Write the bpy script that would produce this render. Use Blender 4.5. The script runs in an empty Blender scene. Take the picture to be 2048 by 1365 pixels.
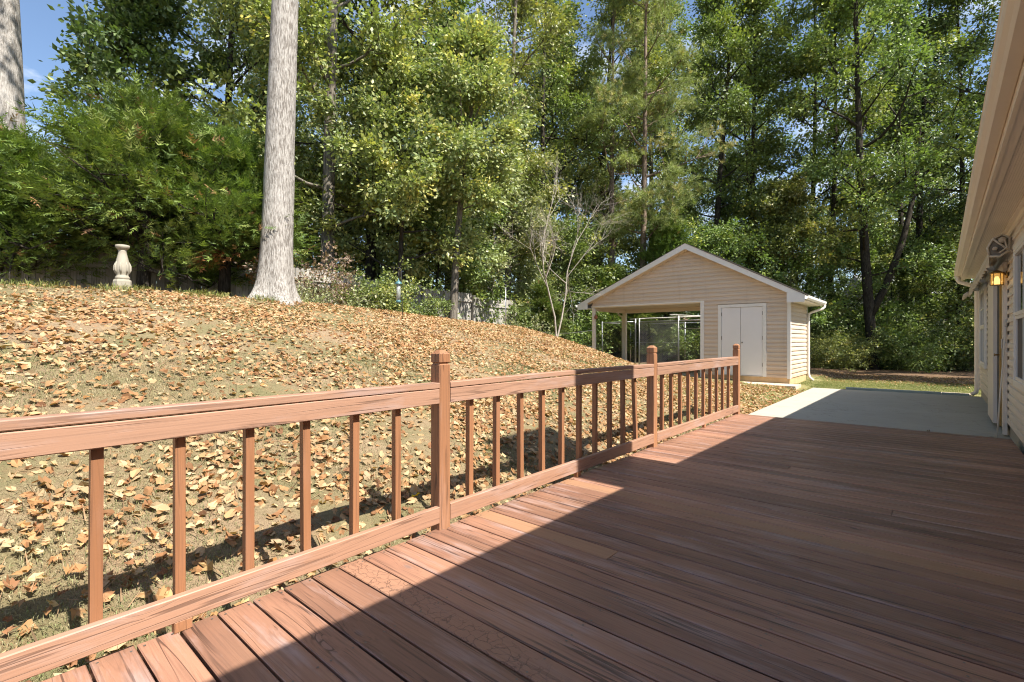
import bpy, math, random
import numpy as np
from mathutils import Vector, Matrix

rnd = random.Random(7)
R8 = np.random.default_rng(11)
SC = bpy.context.scene
COL = SC.collection
rad = math.radians

# ------------------------------------------------------------------ camera, sky, sun, exposure
YAW = rad(40.8)
EYE = 1.2
cam = bpy.data.cameras.new('camera')
cam.sensor_width = 36.0
cam.lens = 36.0 * 969.0 / 2048.0
cam.shift_y = -0.0012
cam.clip_start = 0.05
cam.clip_end = 1500
camo = bpy.data.objects.new('camera', cam)
COL.objects.link(camo)
camo.location = (0, 0, EYE)
camo.rotation_euler = (rad(90), 0, YAW)
SC.camera = camo

SUN_EL = rad(53)
sun = bpy.data.lights.new('sun', 'SUN')
sun.energy = 5.0
sun.angle = rad(0.53)
sun.color = (1.0, 0.94, 0.84)
suno = bpy.data.objects.new('sun', sun)
COL.objects.link(suno)
suno.location = (20, 0, 30)
suno.rotation_euler = (0, rad(90) - SUN_EL, 0)      # light travels towards -X, shining from +X

world = bpy.data.worlds.new('World')
SC.world = world
world.use_nodes = True
wn = world.node_tree
wn.nodes.clear()
w_out = wn.nodes.new('ShaderNodeOutputWorld')
w_bg = wn.nodes.new('ShaderNodeBackground')
w_sky = wn.nodes.new('ShaderNodeTexSky')
w_sky.sky_type = 'NISHITA'
w_sky.sun_disc = False
w_sky.sun_elevation = SUN_EL
w_sky.sun_rotation = rad(90)
w_sky.air_density = 1.0
w_sky.dust_density = 0.6
w_sky.ozone_density = 2.0
w_bg.inputs['Strength'].default_value = 0.094
# thin, small fair-weather clouds all over the sky
w_tc = wn.nodes.new('ShaderNodeTexCoord')
w_map = wn.nodes.new('ShaderNodeMapping')
w_map.inputs['Scale'].default_value = (3.0, 3.0, 7.0)
w_noise = wn.nodes.new('ShaderNodeTexNoise')
w_noise.inputs['Scale'].default_value = 2.2
w_noise.inputs['Detail'].default_value = 7
w_noise.inputs['Roughness'].default_value = 0.6
w_ramp = wn.nodes.new('ShaderNodeValToRGB')
w_ramp.color_ramp.elements[0].position = 0.50
w_ramp.color_ramp.elements[0].color = (0, 0, 0, 1)
w_ramp.color_ramp.elements[1].position = 0.74
w_ramp.color_ramp.elements[1].color = (0.75, 0.75, 0.75, 1)
w_mix = wn.nodes.new('ShaderNodeMix')
w_mix.data_type = 'RGBA'
w_mix.inputs['B'].default_value = (6.5, 6.8, 7.2, 1)
L = wn.links.new
L(w_tc.outputs['Generated'], w_map.inputs['Vector'])
L(w_map.outputs[0], w_noise.inputs['Vector'])
L(w_noise.outputs['Fac'], w_ramp.inputs['Fac'])
L(w_ramp.outputs['Color'], w_mix.inputs['Factor'])
L(w_sky.outputs[0], w_mix.inputs['A'])
L(w_mix.outputs['Result'], w_bg.inputs['Color'])
L(w_bg.outputs[0], w_out.inputs['Surface'])

SC.view_settings.view_transform = 'Standard'
SC.view_settings.look = 'None'
SC.view_settings.exposure = 1.2
SC.view_settings.gamma = 1.0
SC.view_settings.use_curve_mapping = False
SC.render.engine = 'CYCLES'
SC.cycles.pixel_filter_type = 'BLACKMAN_HARRIS'
SC.cycles.filter_width = 1.1
SC.cycles.max_bounces = 8
SC.cycles.transparent_max_bounces = 8
SC.cycles.diffuse_bounces = 4
SC.cycles.glossy_bounces = 3
SC.cycles.transmission_bounces = 4
SC.cycles.use_adaptive_sampling = True
SC.cycles.adaptive_threshold = 0.015
SC.cycles.use_denoising = True
SC.cycles.denoiser = 'OPENIMAGEDENOISE'
SC.cycles.denoising_input_passes = 'RGB_ALBEDO_NORMAL'
SC.cycles.denoising_prefilter = 'ACCURATE'
SC.cycles.sample_clamp_indirect = 6.0

# ------------------------------------------------------------------ geometry of the place
FW = np.array([-math.sin(YAW), math.cos(YAW)])
RT = np.array([math.cos(YAW), math.sin(YAW)])


def spot(px, d):
    """ground plan position seen along bearing px (photo column) at depth d metres"""
    u = (px - 1024) / 969.0 * d
    p = d * FW + u * RT
    return float(p[0]), float(p[1])


def sm(t):
    t = np.clip(t, 0, 1)
    return t * t * (3 - 2 * t)


def ground(x, y):
    x = np.asarray(x, float)
    y = np.asarray(y, float)
    t = np.clip((-2.75 - x) / 6.5, 0, 1)
    bank = 2.0 * (1.18 * t - .18 * t ** 2.5)
    bank = bank - 0.85 * sm((-9.3 - x) / 3.4) - .35 * sm((-13 - x) / 6)
    yy = y + 0.46 * np.clip(x + 9.3, -1, 4)
    fy = np.interp(yy, [-30, 0.3, 2, 5.5, 8, 11.1, 12.6, 13.6, 15.2, 17, 60],
                   [.98, .99, 1.02, .985, .905, .82, .70, .52, .16, .12, .12])
    base = -.17 + .09 * sm((-2.45 - x) / .5)
    r = np.hypot(x + 6, y)
    hill = 6.0 * sm((r - 38) / 70)
    return base + bank * fy + hill


def gz(x, y):
    return float(ground(x, y))


# ------------------------------------------------------------------ helpers
def tag(o, label=None, cat=None, group=None, kind=None):
    if label:
        o['label'] = label
    if cat:
        o['category'] = cat
    if group:
        o['group'] = group
    if kind:
        o['kind'] = kind
    return o


def empty(name, loc=(0, 0, 0), rz=0.0, label=None, cat=None, group=None):
    o = bpy.data.objects.new(name, None)
    COL.objects.link(o)
    o.empty_display_size = 0.2
    o.location = loc
    o.rotation_euler = (0, 0, rz)
    return tag(o, label, cat, group)


class MB:
    """collects simple shapes, builds them as ONE mesh object"""

    def __init__(self):
        self.v = []
        self.f = []
        self.sm = []

    def add(self, vs, fs, smooth=False):
        b = len(self.v)
        self.v += [tuple(map(float, p)) for p in vs]
        self.f += [tuple(b + i for i in q) for q in fs]
        self.sm += [smooth] * len(fs)
        return self

    def box(self, x0, x1, y0, y1, z0, z1):
        vs = [(x0, y0, z0), (x1, y0, z0), (x1, y1, z0), (x0, y1, z0),
              (x0, y0, z1), (x1, y0, z1), (x1, y1, z1), (x0, y1, z1)]
        return self.add(vs, [(0, 3, 2, 1), (4, 5, 6, 7), (0, 1, 5, 4), (1, 2, 6, 5), (2, 3, 7, 6), (3, 0, 4, 7)])

    def bevbox(self, x0, x1, y0, y1, z0, z1, b):
        """box whose four long edges along its longest axis are chamfered by b"""
        ex = (x1 - x0, y1 - y0, z1 - z0)
        ax = ex.index(max(ex))
        lo = (x0, y0, z0)
        hi = (x1, y1, z1)
        i, j = [k for k in range(3) if k != ax]
        prof = [(lo[i] + b, lo[j]), (hi[i] - b, lo[j]), (hi[i], lo[j] + b), (hi[i], hi[j] - b),
                (hi[i] - b, hi[j]), (lo[i] + b, hi[j]), (lo[i], hi[j] - b), (lo[i], lo[j] + b)]
        vs = []
        for e in (lo[ax], hi[ax]):
            for p, q in prof:
                c = [0, 0, 0]
                c[ax] = e
                c[i] = p
                c[j] = q
                vs.append(c)
        n = 8
        fs = [(k, (k + 1) % n, n + (k + 1) % n, n + k) for k in range(n)]
        fs += [tuple(range(n - 1, -1, -1)), tuple(range(n, 2 * n))]
        if ax == 1:
            fs = [tuple(reversed(q)) for q in fs]
        return self.add(vs, fs)

    def prism(self, prof, a, b, axis='y'):
        """extrude a 2D profile (list of pairs) from a to b along axis"""
        n = len(prof)
        vs = []
        for e in (a, b):
            for p, q in prof:
                vs.append({'x': (e, p, q), 'y': (p, e, q), 'z': (p, q, e)}[axis])
        fs = [(k, (k + 1) % n, n + (k + 1) % n, n + k) for k in range(n)]
        fs += [tuple(range(n - 1, -1, -1)), tuple(range(n, 2 * n))]
        if axis == 'y':
            fs = [tuple(reversed(q)) for q in fs]
        return self.add(vs, fs)

    def tube(self, pts, radii, seg=6, cap=True, smooth=True):
        P = [Vector(p) for p in pts]
        if isinstance(radii, (int, float)):
            radii = [radii] * len(P)
        vs, fs = [], []
        up = Vector((0.123, 0.31, 0.94))
        for k, p in enumerate(P):
            d = (P[min(k + 1, len(P) - 1)] - P[max(k - 1, 0)]).normalized()
            if k == 0:
                a = d.cross(up)
                if a.length < 1e-3:
                    a = d.cross(Vector((1, 0, 0)))
                a.normalize()
            else:
                a = (a - d * a.dot(d)).normalized()
            b = d.cross(a)
            for s in range(seg):
                t = 2 * math.pi * s / seg
                vs.append(p + (a * math.cos(t) + b * math.sin(t)) * radii[k])
        for k in range(len(P) - 1):
            for s in range(seg):
                s2 = (s + 1) % seg
                fs.append((k * seg + s, k * seg + s2, (k + 1) * seg + s2, (k + 1) * seg + s))
        if cap:
            fs.append(tuple(range(seg - 1, -1, -1)))
            fs.append(tuple((len(P) - 1) * seg + s for s in range(seg)))
        return self.add(vs, fs, smooth)

    def lathe(self, prof, seg=16, c=(0, 0, 0), smooth=True):
        vs, fs = [], []
        for r, z in prof:
            for s in range(seg):
                t = 2 * math.pi * (s + .5) / seg
                vs.append((c[0] + r * math.cos(t), c[1] + r * math.sin(t), c[2] + z))
        for k in range(len(prof) - 1):
            for s in range(seg):
                s2 = (s + 1) % seg
                fs.append((k * seg + s, k * seg + s2, (k + 1) * seg + s2, (k + 1) * seg + s))
        fs.append(tuple(range(seg - 1, -1, -1)))
        fs.append(tuple((len(prof) - 1) * seg + s for s in range(seg)))
        return self.add(vs, fs, smooth)

    def mesh(self, name):
        m = bpy.data.meshes.new(name)
        m.from_pydata(self.v, [], self.f)
        m.polygons.foreach_set('use_smooth', self.sm)
        m.update()
        return m

    def build(self, name, mat, parent=None, loc=None):
        m = self.mesh(name)
        m.materials.append(mat)
        return link(name, m, parent, loc)


def link(name, mesh, parent=None, loc=None):
    o = bpy.data.objects.new(name, mesh)
    COL.objects.link(o)
    if parent is not None:
        o.parent = parent
    if loc is not None:
        o.location = loc
    return o


def tri_mesh(name, V, T, colr=None, mat=None, smooth=False):
    """mesh from numpy vertices (n,3) and triangles (m,3), optional colour per triangle (m,3)"""
    V = np.ascontiguousarray(V, dtype=np.float32)
    T = np.ascontiguousarray(T, dtype=np.int32)
    m = bpy.data.meshes.new(name)
    m.vertices.add(len(V))
    m.vertices.foreach_set('co', V.ravel())
    m.loops.add(T.size)
    m.loops.foreach_set('vertex_index', T.ravel())
    m.polygons.add(len(T))
    m.polygons.foreach_set('loop_start', np.arange(0, T.size, 3, dtype=np.int32))
    m.polygons.foreach_set('use_smooth', np.full(len(T), smooth, dtype=bool))
    if colr is not None:
        a = m.attributes.new('col', 'FLOAT_COLOR', 'FACE')
        c = np.ones((len(T), 4), dtype=np.float32)
        c[:, :3] = colr
        a.data.foreach_set('color', c.ravel())
    m.update()
    if mat:
        m.materials.append(mat)
    return m


# ------------------------------------------------------------------ materials
class NT:
    def __init__(self, name):
        self.m = bpy.data.materials.new(name)
        self.m.use_nodes = True
        self.t = self.m.node_tree
        self.t.nodes.clear()
        self.out = self.t.nodes.new('ShaderNodeOutputMaterial')

    def n(self, typ, ins=None, out=0, **kw):
        d = self.t.nodes.new('ShaderNode' + typ)
        for k, v in kw.items():
            setattr(d, k, v)
        for k, v in (ins or {}).items():
            s = d.inputs[k]
            if isinstance(v, bpy.types.NodeSocket):
                self.t.links.new(v, s)
            else:
                if hasattr(s, 'default_value') and hasattr(s.default_value, '__len__') and len(s.default_value) == 4 and len(v) == 3:
                    v = (*v, 1)
                s.default_value = v
        return d.outputs[out]

    def math(self, op, a, b=0.0, c=0.0, clamp=False):
        return self.n('Math', {0: a, 1: b, 2: c}, operation=op, use_clamp=clamp)

    def noise(self, vec, scale=1.0, detail=3.0, rough=0.55, dist=0.0):
        return self.n('TexNoise', {'Vector': vec, 'Scale': scale, 'Detail': detail, 'Roughness': rough, 'Distortion': dist})

    def rng(self, v, a, b, c=0.0, d=1.0, smooth=False):
        return self.n('MapRange', {0: v, 1: a, 2: b, 3: c, 4: d}, clamp=True,
                      interpolation_type='SMOOTHSTEP' if smooth else 'LINEAR')

    def mix(self, f, a, b, mode='MIX'):
        d = self.t.nodes.new('ShaderNodeMix')
        d.data_type = 'RGBA'
        d.blend_type = mode
        for k, v in (('Factor', f), ('A', a), ('B', b)):
            s = d.inputs[{'Factor': 0, 'A': 6, 'B': 7}[k]]
            if isinstance(v, bpy.types.NodeSocket):
                self.t.links.new(v, s)
            else:
                s.default_value = (*v, 1) if hasattr(v, '__len__') and len(v) == 3 else v
        return d.outputs[2]

    def scale(self, vec, s):
        return self.n('VectorMath', {0: vec, 1: s}, operation='MULTIPLY')

    def vadd(self, a, b):
        return self.n('VectorMath', {0: a, 1: b}, operation='ADD')

    def pos(self):
        return self.n('NewGeometry', out=0)

    def objc(self):
        return self.n('TexCoord', out=3)

    def rand(self):
        d = self.t.nodes.new('ShaderNodeObjectInfo')
        return d.outputs['Random']

    def bump(self, h, strength=0.3, dist=0.005):
        return self.n('Bump', {'Strength': strength, 'Distance': dist, 'Height': h})

    def pbr(self, color, rough=0.6, spec=0.4, metal=0.0, normal=None, **kw):
        ins = {'Base Color': color, 'Roughness': rough, 'Specular IOR Level': spec, 'Metallic': metal}
        if normal is not None:
            ins['Normal'] = normal
        ins.update(kw)
        s = self.n('BsdfPrincipled', ins)
        self.t.links.new(s, self.out.inputs[0])
        return s

    def surf(self, s):
        self.t.links.new(s, self.out.inputs[0])


def simple(name, color, rough=0.55, spec=0.4, metal=0.0, var=0.12, scale=6.0, bump=0.0, bscale=40.0):
    t = NT(name)
    p = t.pos()
    n = t.noise(p, scale, 4)
    dark = tuple(c * (1 - var) for c in color)
    lite = tuple(min(1, c * (1 + var)) for c in color)
    c = t.mix(n, dark, lite)
    nm = None
    if bump:
        nm = t.bump(t.noise(p, bscale, 3), bump, 0.004)
    t.pbr(c, rough, spec, metal, nm)
    return t.m


def wood(name, axis, c1, c2, crack=0.8, grain=0.6, worn=0.5, rough=0.5, crackle=False, spread=0.28, knots=True, spec=0.4):
    """painted weathered timber, grain along axis 0/1/2"""
    t = NT(name)
    r = t.rand()
    off = t.n('CombineXYZ', {0: t.math('MULTIPLY', r, 37.3), 1: t.math('MULTIPLY', r, 91.7), 2: t.math('MULTIPLY', r, 53.1)})
    p = t.vadd(t.pos(), off)

    def st(al, ac):
        s = [ac, ac, ac]
        s[axis] = al
        return tuple(s)
    low = t.noise(t.scale(p, st(0.9, 4.0)), 1.0, 2)
    vk = t.t.nodes.new('ShaderNodeTexVoronoi')
    t.t.links.new(t.scale(p, st(3.0, 6.8)), vk.inputs['Vector'])
    vk.inputs['Scale'].default_value = 1.0
    kd = vk.outputs['Distance']
    sep = t.n('SeparateColor', {0: vk.outputs['Color']})
    has = t.math('GREATER_THAN', sep, 0.84)
    warp = t.math('MULTIPLY', t.rng(kd, 0.0, 0.45, 0.022, 0.0, True), has)
    warp = t.math('ADD', warp, t.math('MULTIPLY', low, 0.05))
    wv = t.n('CombineXYZ', {0: 0.0 if axis == 0 else warp, 1: 0.0 if axis == 1 else warp, 2: 0.0 if axis == 2 else warp})
    q = t.vadd(p, wv)
    g = t.noise(t.scale(q, st(1.3, 85.0)), 1.0, 3, 0.6)
    fine = t.noise(t.scale(q, st(7.0, 260.0)), 1.0, 2, 0.6)
    ck = t.noise(t.scale(q, st(0.8, 52.0)), 1.0, 2.5, 0.55)
    ck2 = t.noise(t.scale(q, st(1.9, 70.0)), 1.0, 2, 0.5)
    area = t.noise(t.scale(p, st(0.6, 3.5)), 1.0, 2)
    cm = t.math('MULTIPLY', t.rng(ck, 0.63, 0.70, 0, 1, True), t.rng(area, 0.36, 0.56, 0.25, 1))
    cm2 = t.math('MULTIPLY', t.rng(ck2, 0.62, 0.69, 0, 0.8, True), t.rng(area, 0.45, 0.62, 0.0, 1))
    cm = t.math('MAXIMUM', cm, cm2)
    ring = t.noise(t.scale(q, st(0.42, 9.0)), 1.0, 1.0, 0.4)
    rg1 = t.math('PINGPONG', t.math('MULTIPLY', ring, 17.0), 0.5)
    rline = t.rng(rg1, 0.36, 0.49, 0, 1, True)
    rline = t.math('MULTIPLY', rline, t.rng(t.noise(t.scale(p, st(1.3, 11.0)), 1.0, 3), 0.40, 0.60, 0.1, 1))
    hair = t.noise(t.scale(q, st(0.65, 24.0)), 1.0, 1.5, 0.5)
    hline = t.rng(t.math('ABSOLUTE', t.math('SUBTRACT', hair, 0.5)), 0.008, 0.022, 1, 0)
    hline = t.math('MULTIPLY', hline, t.rng(t.noise(t.scale(p, st(1.1, 14.0)), 1.0, 2), 0.46, 0.58, 0, 1))
    cm = t.math('MAXIMUM', cm, t.math('MULTIPLY', hline, 0.9))
    gm = t.rng(g, 0.46, 0.70, 0, 1, True)
    col = t.mix(t.rng(area, 0.35, 0.65), c1, c2)
    # per-board tone
    r2 = t.n('TexWhiteNoise', {'W': t.math('MULTIPLY', r, 513.0)}, noise_dimensions='1D')
    tone = t.rng(r2, 0, 1, 1 - spread, 1 + spread)
    col = t.mix(1.0, col, t.n('CombineColor', {0: tone, 1: tone, 2: tone}), 'MULTIPLY')
    wm = t.math('MULTIPLY', t.rng(t.noise(t.scale(p, st(1.6, 9.0)), 1.0, 5, 0.65), 0.52, 0.72), worn)
    grey = tuple(0.5 * a + 0.5 * b for a, b in zip(c1, (0.42, 0.38, 0.40)))  # worn grey; its lavender cast imitates bluish sky sheen in the colour
    col = t.mix(wm, col, grey)
    dark = (0.04, 0.022, 0.017)
    mid = tuple(c * 0.45 for c in c1)
    col = t.mix(t.math('MULTIPLY', gm, grain), col, mid)
    col = t.mix(t.math('MULTIPLY', t.rng(fine, 0.5, 0.75), grain * 0.4), col, mid)
    col = t.mix(t.math('MULTIPLY', rline, grain * 0.5), col, tuple(c * 0.36 for c in c1))
    if knots:
        km = t.math('MULTIPLY', t.rng(kd, 0.05, 0.13, 1, 0, True), has)
        col = t.mix(t.math('MULTIPLY', km, 0.7), col, t.mix(fine, (0.10, 0.06, 0.05), (0.30, 0.22, 0.20)))
    col = t.mix(t.math('MULTIPLY', cm, crack), col, dark)
    h = t.math('ADD', t.math('MULTIPLY', gm, -0.35 * grain), t.math('MULTIPLY', cm, -1.0 * crack))
    h = t.math('ADD', h, t.math('MULTIPLY', fine, 0.15))
    h = t.math('ADD', h, t.math('MULTIPLY', rline, -0.4 * grain))
    if crackle:
        v2 = t.t.nodes.new('ShaderNodeTexVoronoi')
        v2.feature = 'DISTANCE_TO_EDGE'
        nz = t.n('TexNoise', {'Vector': p, 'Scale': 22.0, 'Detail': 3.0}, out=1)
        t.t.links.new(t.vadd(t.scale(p, st(19.0, 24.0)), t.scale(nz, (1.2, 1.2, 1.2))), v2.inputs['Vector'])
        v2.inputs['Scale'].default_value = 1.0
        e = t.math('MULTIPLY', t.rng(v2.outputs['Distance'], 0.0, 0.05, 1, 0), t.rng(low, 0.38, 0.5))
        col = t.mix(t.math('MULTIPLY', e, 0.6), col, dark)
        h = t.math('ADD', h, t.math('MULTIPLY', e, -1.2))
    rg = t.rng(g, 0.3, 0.7, rough - 0.06, rough + 0.14)
    t.pbr(col, rg, spec, 0, t.bump(h, 0.55, 0.003))
    return t.m


DK1, DK2 = (0.345, 0.182, 0.117), (0.24, 0.122, 0.082)
M_deck = wood('deck_paint', 0, DK1, DK2, crack=0.8, grain=0.42, worn=0.85, rough=0.42, spec=0.55)
M_deck_tan = wood('deck_paint_fresh', 0, (0.36, 0.20, 0.115), (0.33, 0.18, 0.105), crack=0.25, grain=0.14, worn=0.12, rough=0.46, spread=0.06, knots=False)
M_deck_crk = wood('deck_paint_crackled', 0, (0.355, 0.192, 0.122), (0.30, 0.158, 0.102), crack=0.3, grain=0.25, worn=0.2, rough=0.44, crackle=True, spread=0.08)
M_rail = wood('rail_paint', 1, (0.375, 0.218, 0.148), (0.335, 0.188, 0.124), crack=0.6, grain=0.3, worn=0.7, rough=0.5, spread=0.07)
M_post = wood('post_paint', 2, (0.37, 0.183, 0.092), (0.32, 0.15, 0.076), crack=0.7, grain=0.4, worn=0.3, rough=0.5, spread=0.06, knots=False)
M_bal = wood('baluster_paint', 2, (0.33, 0.156, 0.076), (0.29, 0.132, 0.064), crack=0.35, grain=0.3, worn=0.12, rough=0.5, spread=0.1, knots=False)
M_fence = wood('fence_grey_timber', 2, (0.44, 0.415, 0.375), (0.32, 0.30, 0.265), crack=0.7, grain=0.6, worn=0.2, rough=0.85, spread=0.3, spec=0.2)
M_fence_r = wood('fence_grey_rail', 1, (0.42, 0.39, 0.35), (0.32, 0.295, 0.26), crack=0.6, grain=0.5, worn=0.2, rough=0.85, spread=0.2, spec=0.2)
M_groove = simple('groove_dark_paint', (0.10, 0.04, 0.025), 0.7)


def siding_mat(name, c, dirt=(0.55, 0.40, 0.25), dz0=0.0, dz1=0.5, damt=0.3):
    t = NT(name)
    p = t.pos()
    r = t.rand()
    tone = t.rng(r, 0, 1, 0.96, 1.04)
    col = t.mix(1.0, t.mix(t.noise(p, 1.3, 4), tuple(x * 0.93 for x in c), c), t.n('CombineColor', {0: tone, 1: tone, 2: tone}), 'MULTIPLY')
    z = t.n('SeparateXYZ', {0: p}, out=2)
    dm = t.math('MULTIPLY', t.rng(z, dz0, dz1, 1, 0), t.noise(t.scale(p, (3, 3, 9)), 1.0, 5, 0.7))
    streak = t.rng(t.noise(t.scale(p, (5.0, 5.0, 0.4)), 1.0, 4, 0.6), 0.55, 0.8, 0, 0.28)
    col = t.mix(streak, col, tuple(x * 0.72 for x in dirt))
    col = t.mix(t.math('MULTIPLY', dm, damt * 2), col, dirt)
    gr = t.noise(t.scale(p, (14, 14, 240)), 1.0, 3, 0.6)
    t.pbr(col, 0.46, 0.4, 0, t.bump(gr, 0.12, 0.002))
    return t.m


M_sid_shed = siding_mat('shed_vinyl_siding', (0.64, 0.525, 0.41), (0.50, 0.33, 0.19), 0.05, 0.75, 0.45)
M_sid_house = siding_mat('house_vinyl_siding', (0.72, 0.64, 0.545), (0.45, 0.38, 0.29), -0.1, 0.5, 0.25)
M_white = simple('white_trim_paint', (0.74, 0.71, 0.66), 0.42, 0.45, var=0.07, scale=4)
M_cream = simple('cream_trim', (0.74, 0.66, 0.56), 0.45, 0.4, var=0.07, scale=3)
M_door = simple('shed_door_paint', (0.74, 0.71, 0.69), 0.4, 0.45, var=0.05, scale=3)
M_hinge = simple('tarnished_hinge', (0.20, 0.18, 0.16), 0.5, 0.5, 0.6)
M_found = simple('clay_stained_block', (0.52, 0.36, 0.20), 0.85, 0.2, var=0.3, scale=5, bump=0.3)
M_galv = simple('galvanised_pipe', (0.48, 0.49, 0.50), 0.42, 0.5, 0.75, var=0.15)
M_pipe_w = simple('white_pipe', (0.66, 0.65, 0.60), 0.45, 0.4, 0.0)
M_wire = simple('chain_wire', (0.17, 0.175, 0.18), 0.5, 0.5, 0.5)
M_stone = simple('cast_stone', (0.33, 0.30, 0.24), 0.85, 0.2, var=0.16, scale=12, bump=0.35, bscale=90)
M_feed_g = simple('feeder_teal_metal', (0.07, 0.17, 0.19), 0.45, 0.5, 0.2)
M_iron = simple('black_iron_rod', (0.05, 0.05, 0.05), 0.5, 0.4, 0.4)
M_brass = simple('aged_brass', (0.34, 0.22, 0.08), 0.38, 0.5, 0.85, var=0.2)
M_dark = simple('gap_shade_cap_dark', (0.05, 0.043, 0.036), 0.7)  # near-black: painted shade in the door gap, also the chimney cap
M_awn = simple('awning_beige_metal', (0.55, 0.49, 0.40), 0.45, 0.45, 0.1, var=0.1)
M_fabric = simple('awning_canvas', (0.50, 0.44, 0.36), 0.9, 0.1, var=0.25, scale=14)
M_edge = simple('teal_timber', (0.27, 0.32, 0.30), 0.8, 0.2, var=0.25, scale=8)
M_sand = simple('pale_sandy_slab', (0.52, 0.44, 0.34), 0.9, 0.1, var=0.2, scale=4, bump=0.3)
M_plast = simple('grey_plastic', (0.45, 0.43, 0.40), 0.5, 0.4)
M_pole = simple('pale_pole', (0.66, 0.60, 0.50), 0.45, 0.4)
M_red = simple('rust_red_ball', (0.30, 0.11, 0.06), 0.5, 0.4)


def m_shingle():
    t = NT('asphalt_shingle')
    p = t.pos()
    c = t.mix(t.noise(p, 9, 5, 0.7), (0.05, 0.045, 0.042), (0.13, 0.115, 0.10))
    t.pbr(c, 0.9, 0.2, 0, t.bump(t.noise(p, 160, 2), 0.4, 0.004))
    return t.m


M_shingle = m_shingle()


def m_soffit():
    t = NT('soffit_vinyl')
    p = t.objc()
    w = t.n('TexWave', {'Vector': p, 'Scale': 5.2, 'Distortion': 0.0, 'Detail': 0.0}, out=1, bands_direction='Y', wave_type='BANDS')
    g = t.rng(w, 0.0, 0.16, 0.0, 1.0)
    col = t.mix(t.noise(t.pos(), 2.0, 4), (0.72, 0.645, 0.55), (0.80, 0.72, 0.62))
    # rows of small vent holes
    hv = t.t.nodes.new('ShaderNodeTexVoronoi')
    hv.inputs['Scale'].default_value = 1.0
    hv.inputs['Randomness'].default_value = 0.0
    t.t.links.new(t.scale(p, (55, 33, 0)), hv.inputs['Vector'])
    hole = t.rng(hv.outputs['Distance'], 0.14, 0.24, 1, 0)
    col = t.mix(t.math('MULTIPLY', hole, 0.5), col, (0.16, 0.12, 0.09))
    h = t.math('SUBTRACT', g, hole)
    t.pbr(col, 0.5, 0.35, 0, t.bump(h, 0.5, 0.006))
    return t.m


M_soffit = m_soffit()


def m_concrete():
    t = NT('patio_concrete')
    p = t.pos()
    n1 = t.noise(p, 0.8, 5, 0.6)
    n2 = t.noise(t.scale(p, (1, 3, 1)), 2.2, 6, 0.65)
    c = t.mix(n1, (0.335, 0.31, 0.255), (0.445, 0.415, 0.35))
    c = t.mix(t.rng(n2, 0.5, 0.72, 0, 0.35), c, (0.30, 0.285, 0.25))
    c = t.mix(t.rng(t.noise(p, 60, 3), 0.55, 0.75, 0, 0.3), c, (0.25, 0.235, 0.20))
    c = t.mix(t.rng(t.noise(p, 5, 6, 0.75), 0.56, 0.70, 0, 0.4), c, (0.24, 0.22, 0.18))
    crk = t.math('ABSOLUTE', t.math('SUBTRACT', t.noise(p, 0.55, 5, 0.6), 0.5))
    c = t.mix(t.rng(crk, 0.0, 0.0035, 0.6, 0), c, (0.16, 0.15, 0.13))
    t.pbr(c, 0.85, 0.25, 0, t.bump(t.noise(p, 150, 3), 0.18, 0.003))
    return t.m


M_conc = m_concrete()


def m_lawn():
    t = NT('lawn_soil')
    p = t.pos()
    n1 = t.noise(p, 0.9, 5, 0.6)
    n2 = t.noise(p, 4.5, 5, 0.65)
    n3 = t.noise(p, 38, 4, 0.7)
    n4 = t.noise(p, 170, 3, 0.7)
    straw = t.mix(n3, (0.21, 0.145, 0.088), (0.46, 0.345, 0.22))
    green = t.mix(n3, (0.12, 0.112, 0.052), (0.30, 0.27, 0.14))
    clay = t.mix(n3, (0.26, 0.14, 0.075), (0.42, 0.26, 0.15))
    c = t.mix(t.rng(n1, 0.42, 0.62), straw, green)
    c = t.mix(t.rng(n2, 0.55, 0.72, 0, 0.8), c, clay)
    c = t.mix(t.rng(n4, 0.48, 0.70, 0, 0.75), c, (0.085, 0.06, 0.036))
    c = t.mix(t.rng(t.noise(p, 16, 4, 0.7), 0.55, 0.72, 0, 0.5), c, (0.16, 0.105, 0.06))
    sp = t.n('SeparateXYZ', {0: p}, out=0)
    sy = t.n('SeparateXYZ', {0: p}, out=1)
    # the flat lawn by patio and shed is greener
    gm = t.math('MULTIPLY', t.rng(sp, -6.0, -4.0), t.math('MULTIPLY', t.rng(sy, 8.5, 10.5), t.rng(sy, 19.2, 20.6, 1, 0)))
    c = t.mix(t.math('MULTIPLY', gm, 0.75), c, t.mix(n3, (0.13, 0.14, 0.045), (0.30, 0.29, 0.12)))
    # the wood floor: brown leaf mould
    wf = t.math('MAXIMUM', t.rng(t.math('ADD', sy, t.math('MULTIPLY', n1, 2.5)), 21.0, 22.6), t.rng(sp, -12.2, -13.5))
    c = t.mix(wf, c, t.mix(n3, (0.08, 0.054, 0.036), (0.26, 0.165, 0.10)))
    h = t.math('ADD', t.math('MULTIPLY', n3, 0.6), t.math('MULTIPLY', n4, 0.5))
    t.pbr(c, 0.95, 0.1, 0, t.bump(h, 0.9, 0.03))
    return t.m


M_lawn = m_lawn()


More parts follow.
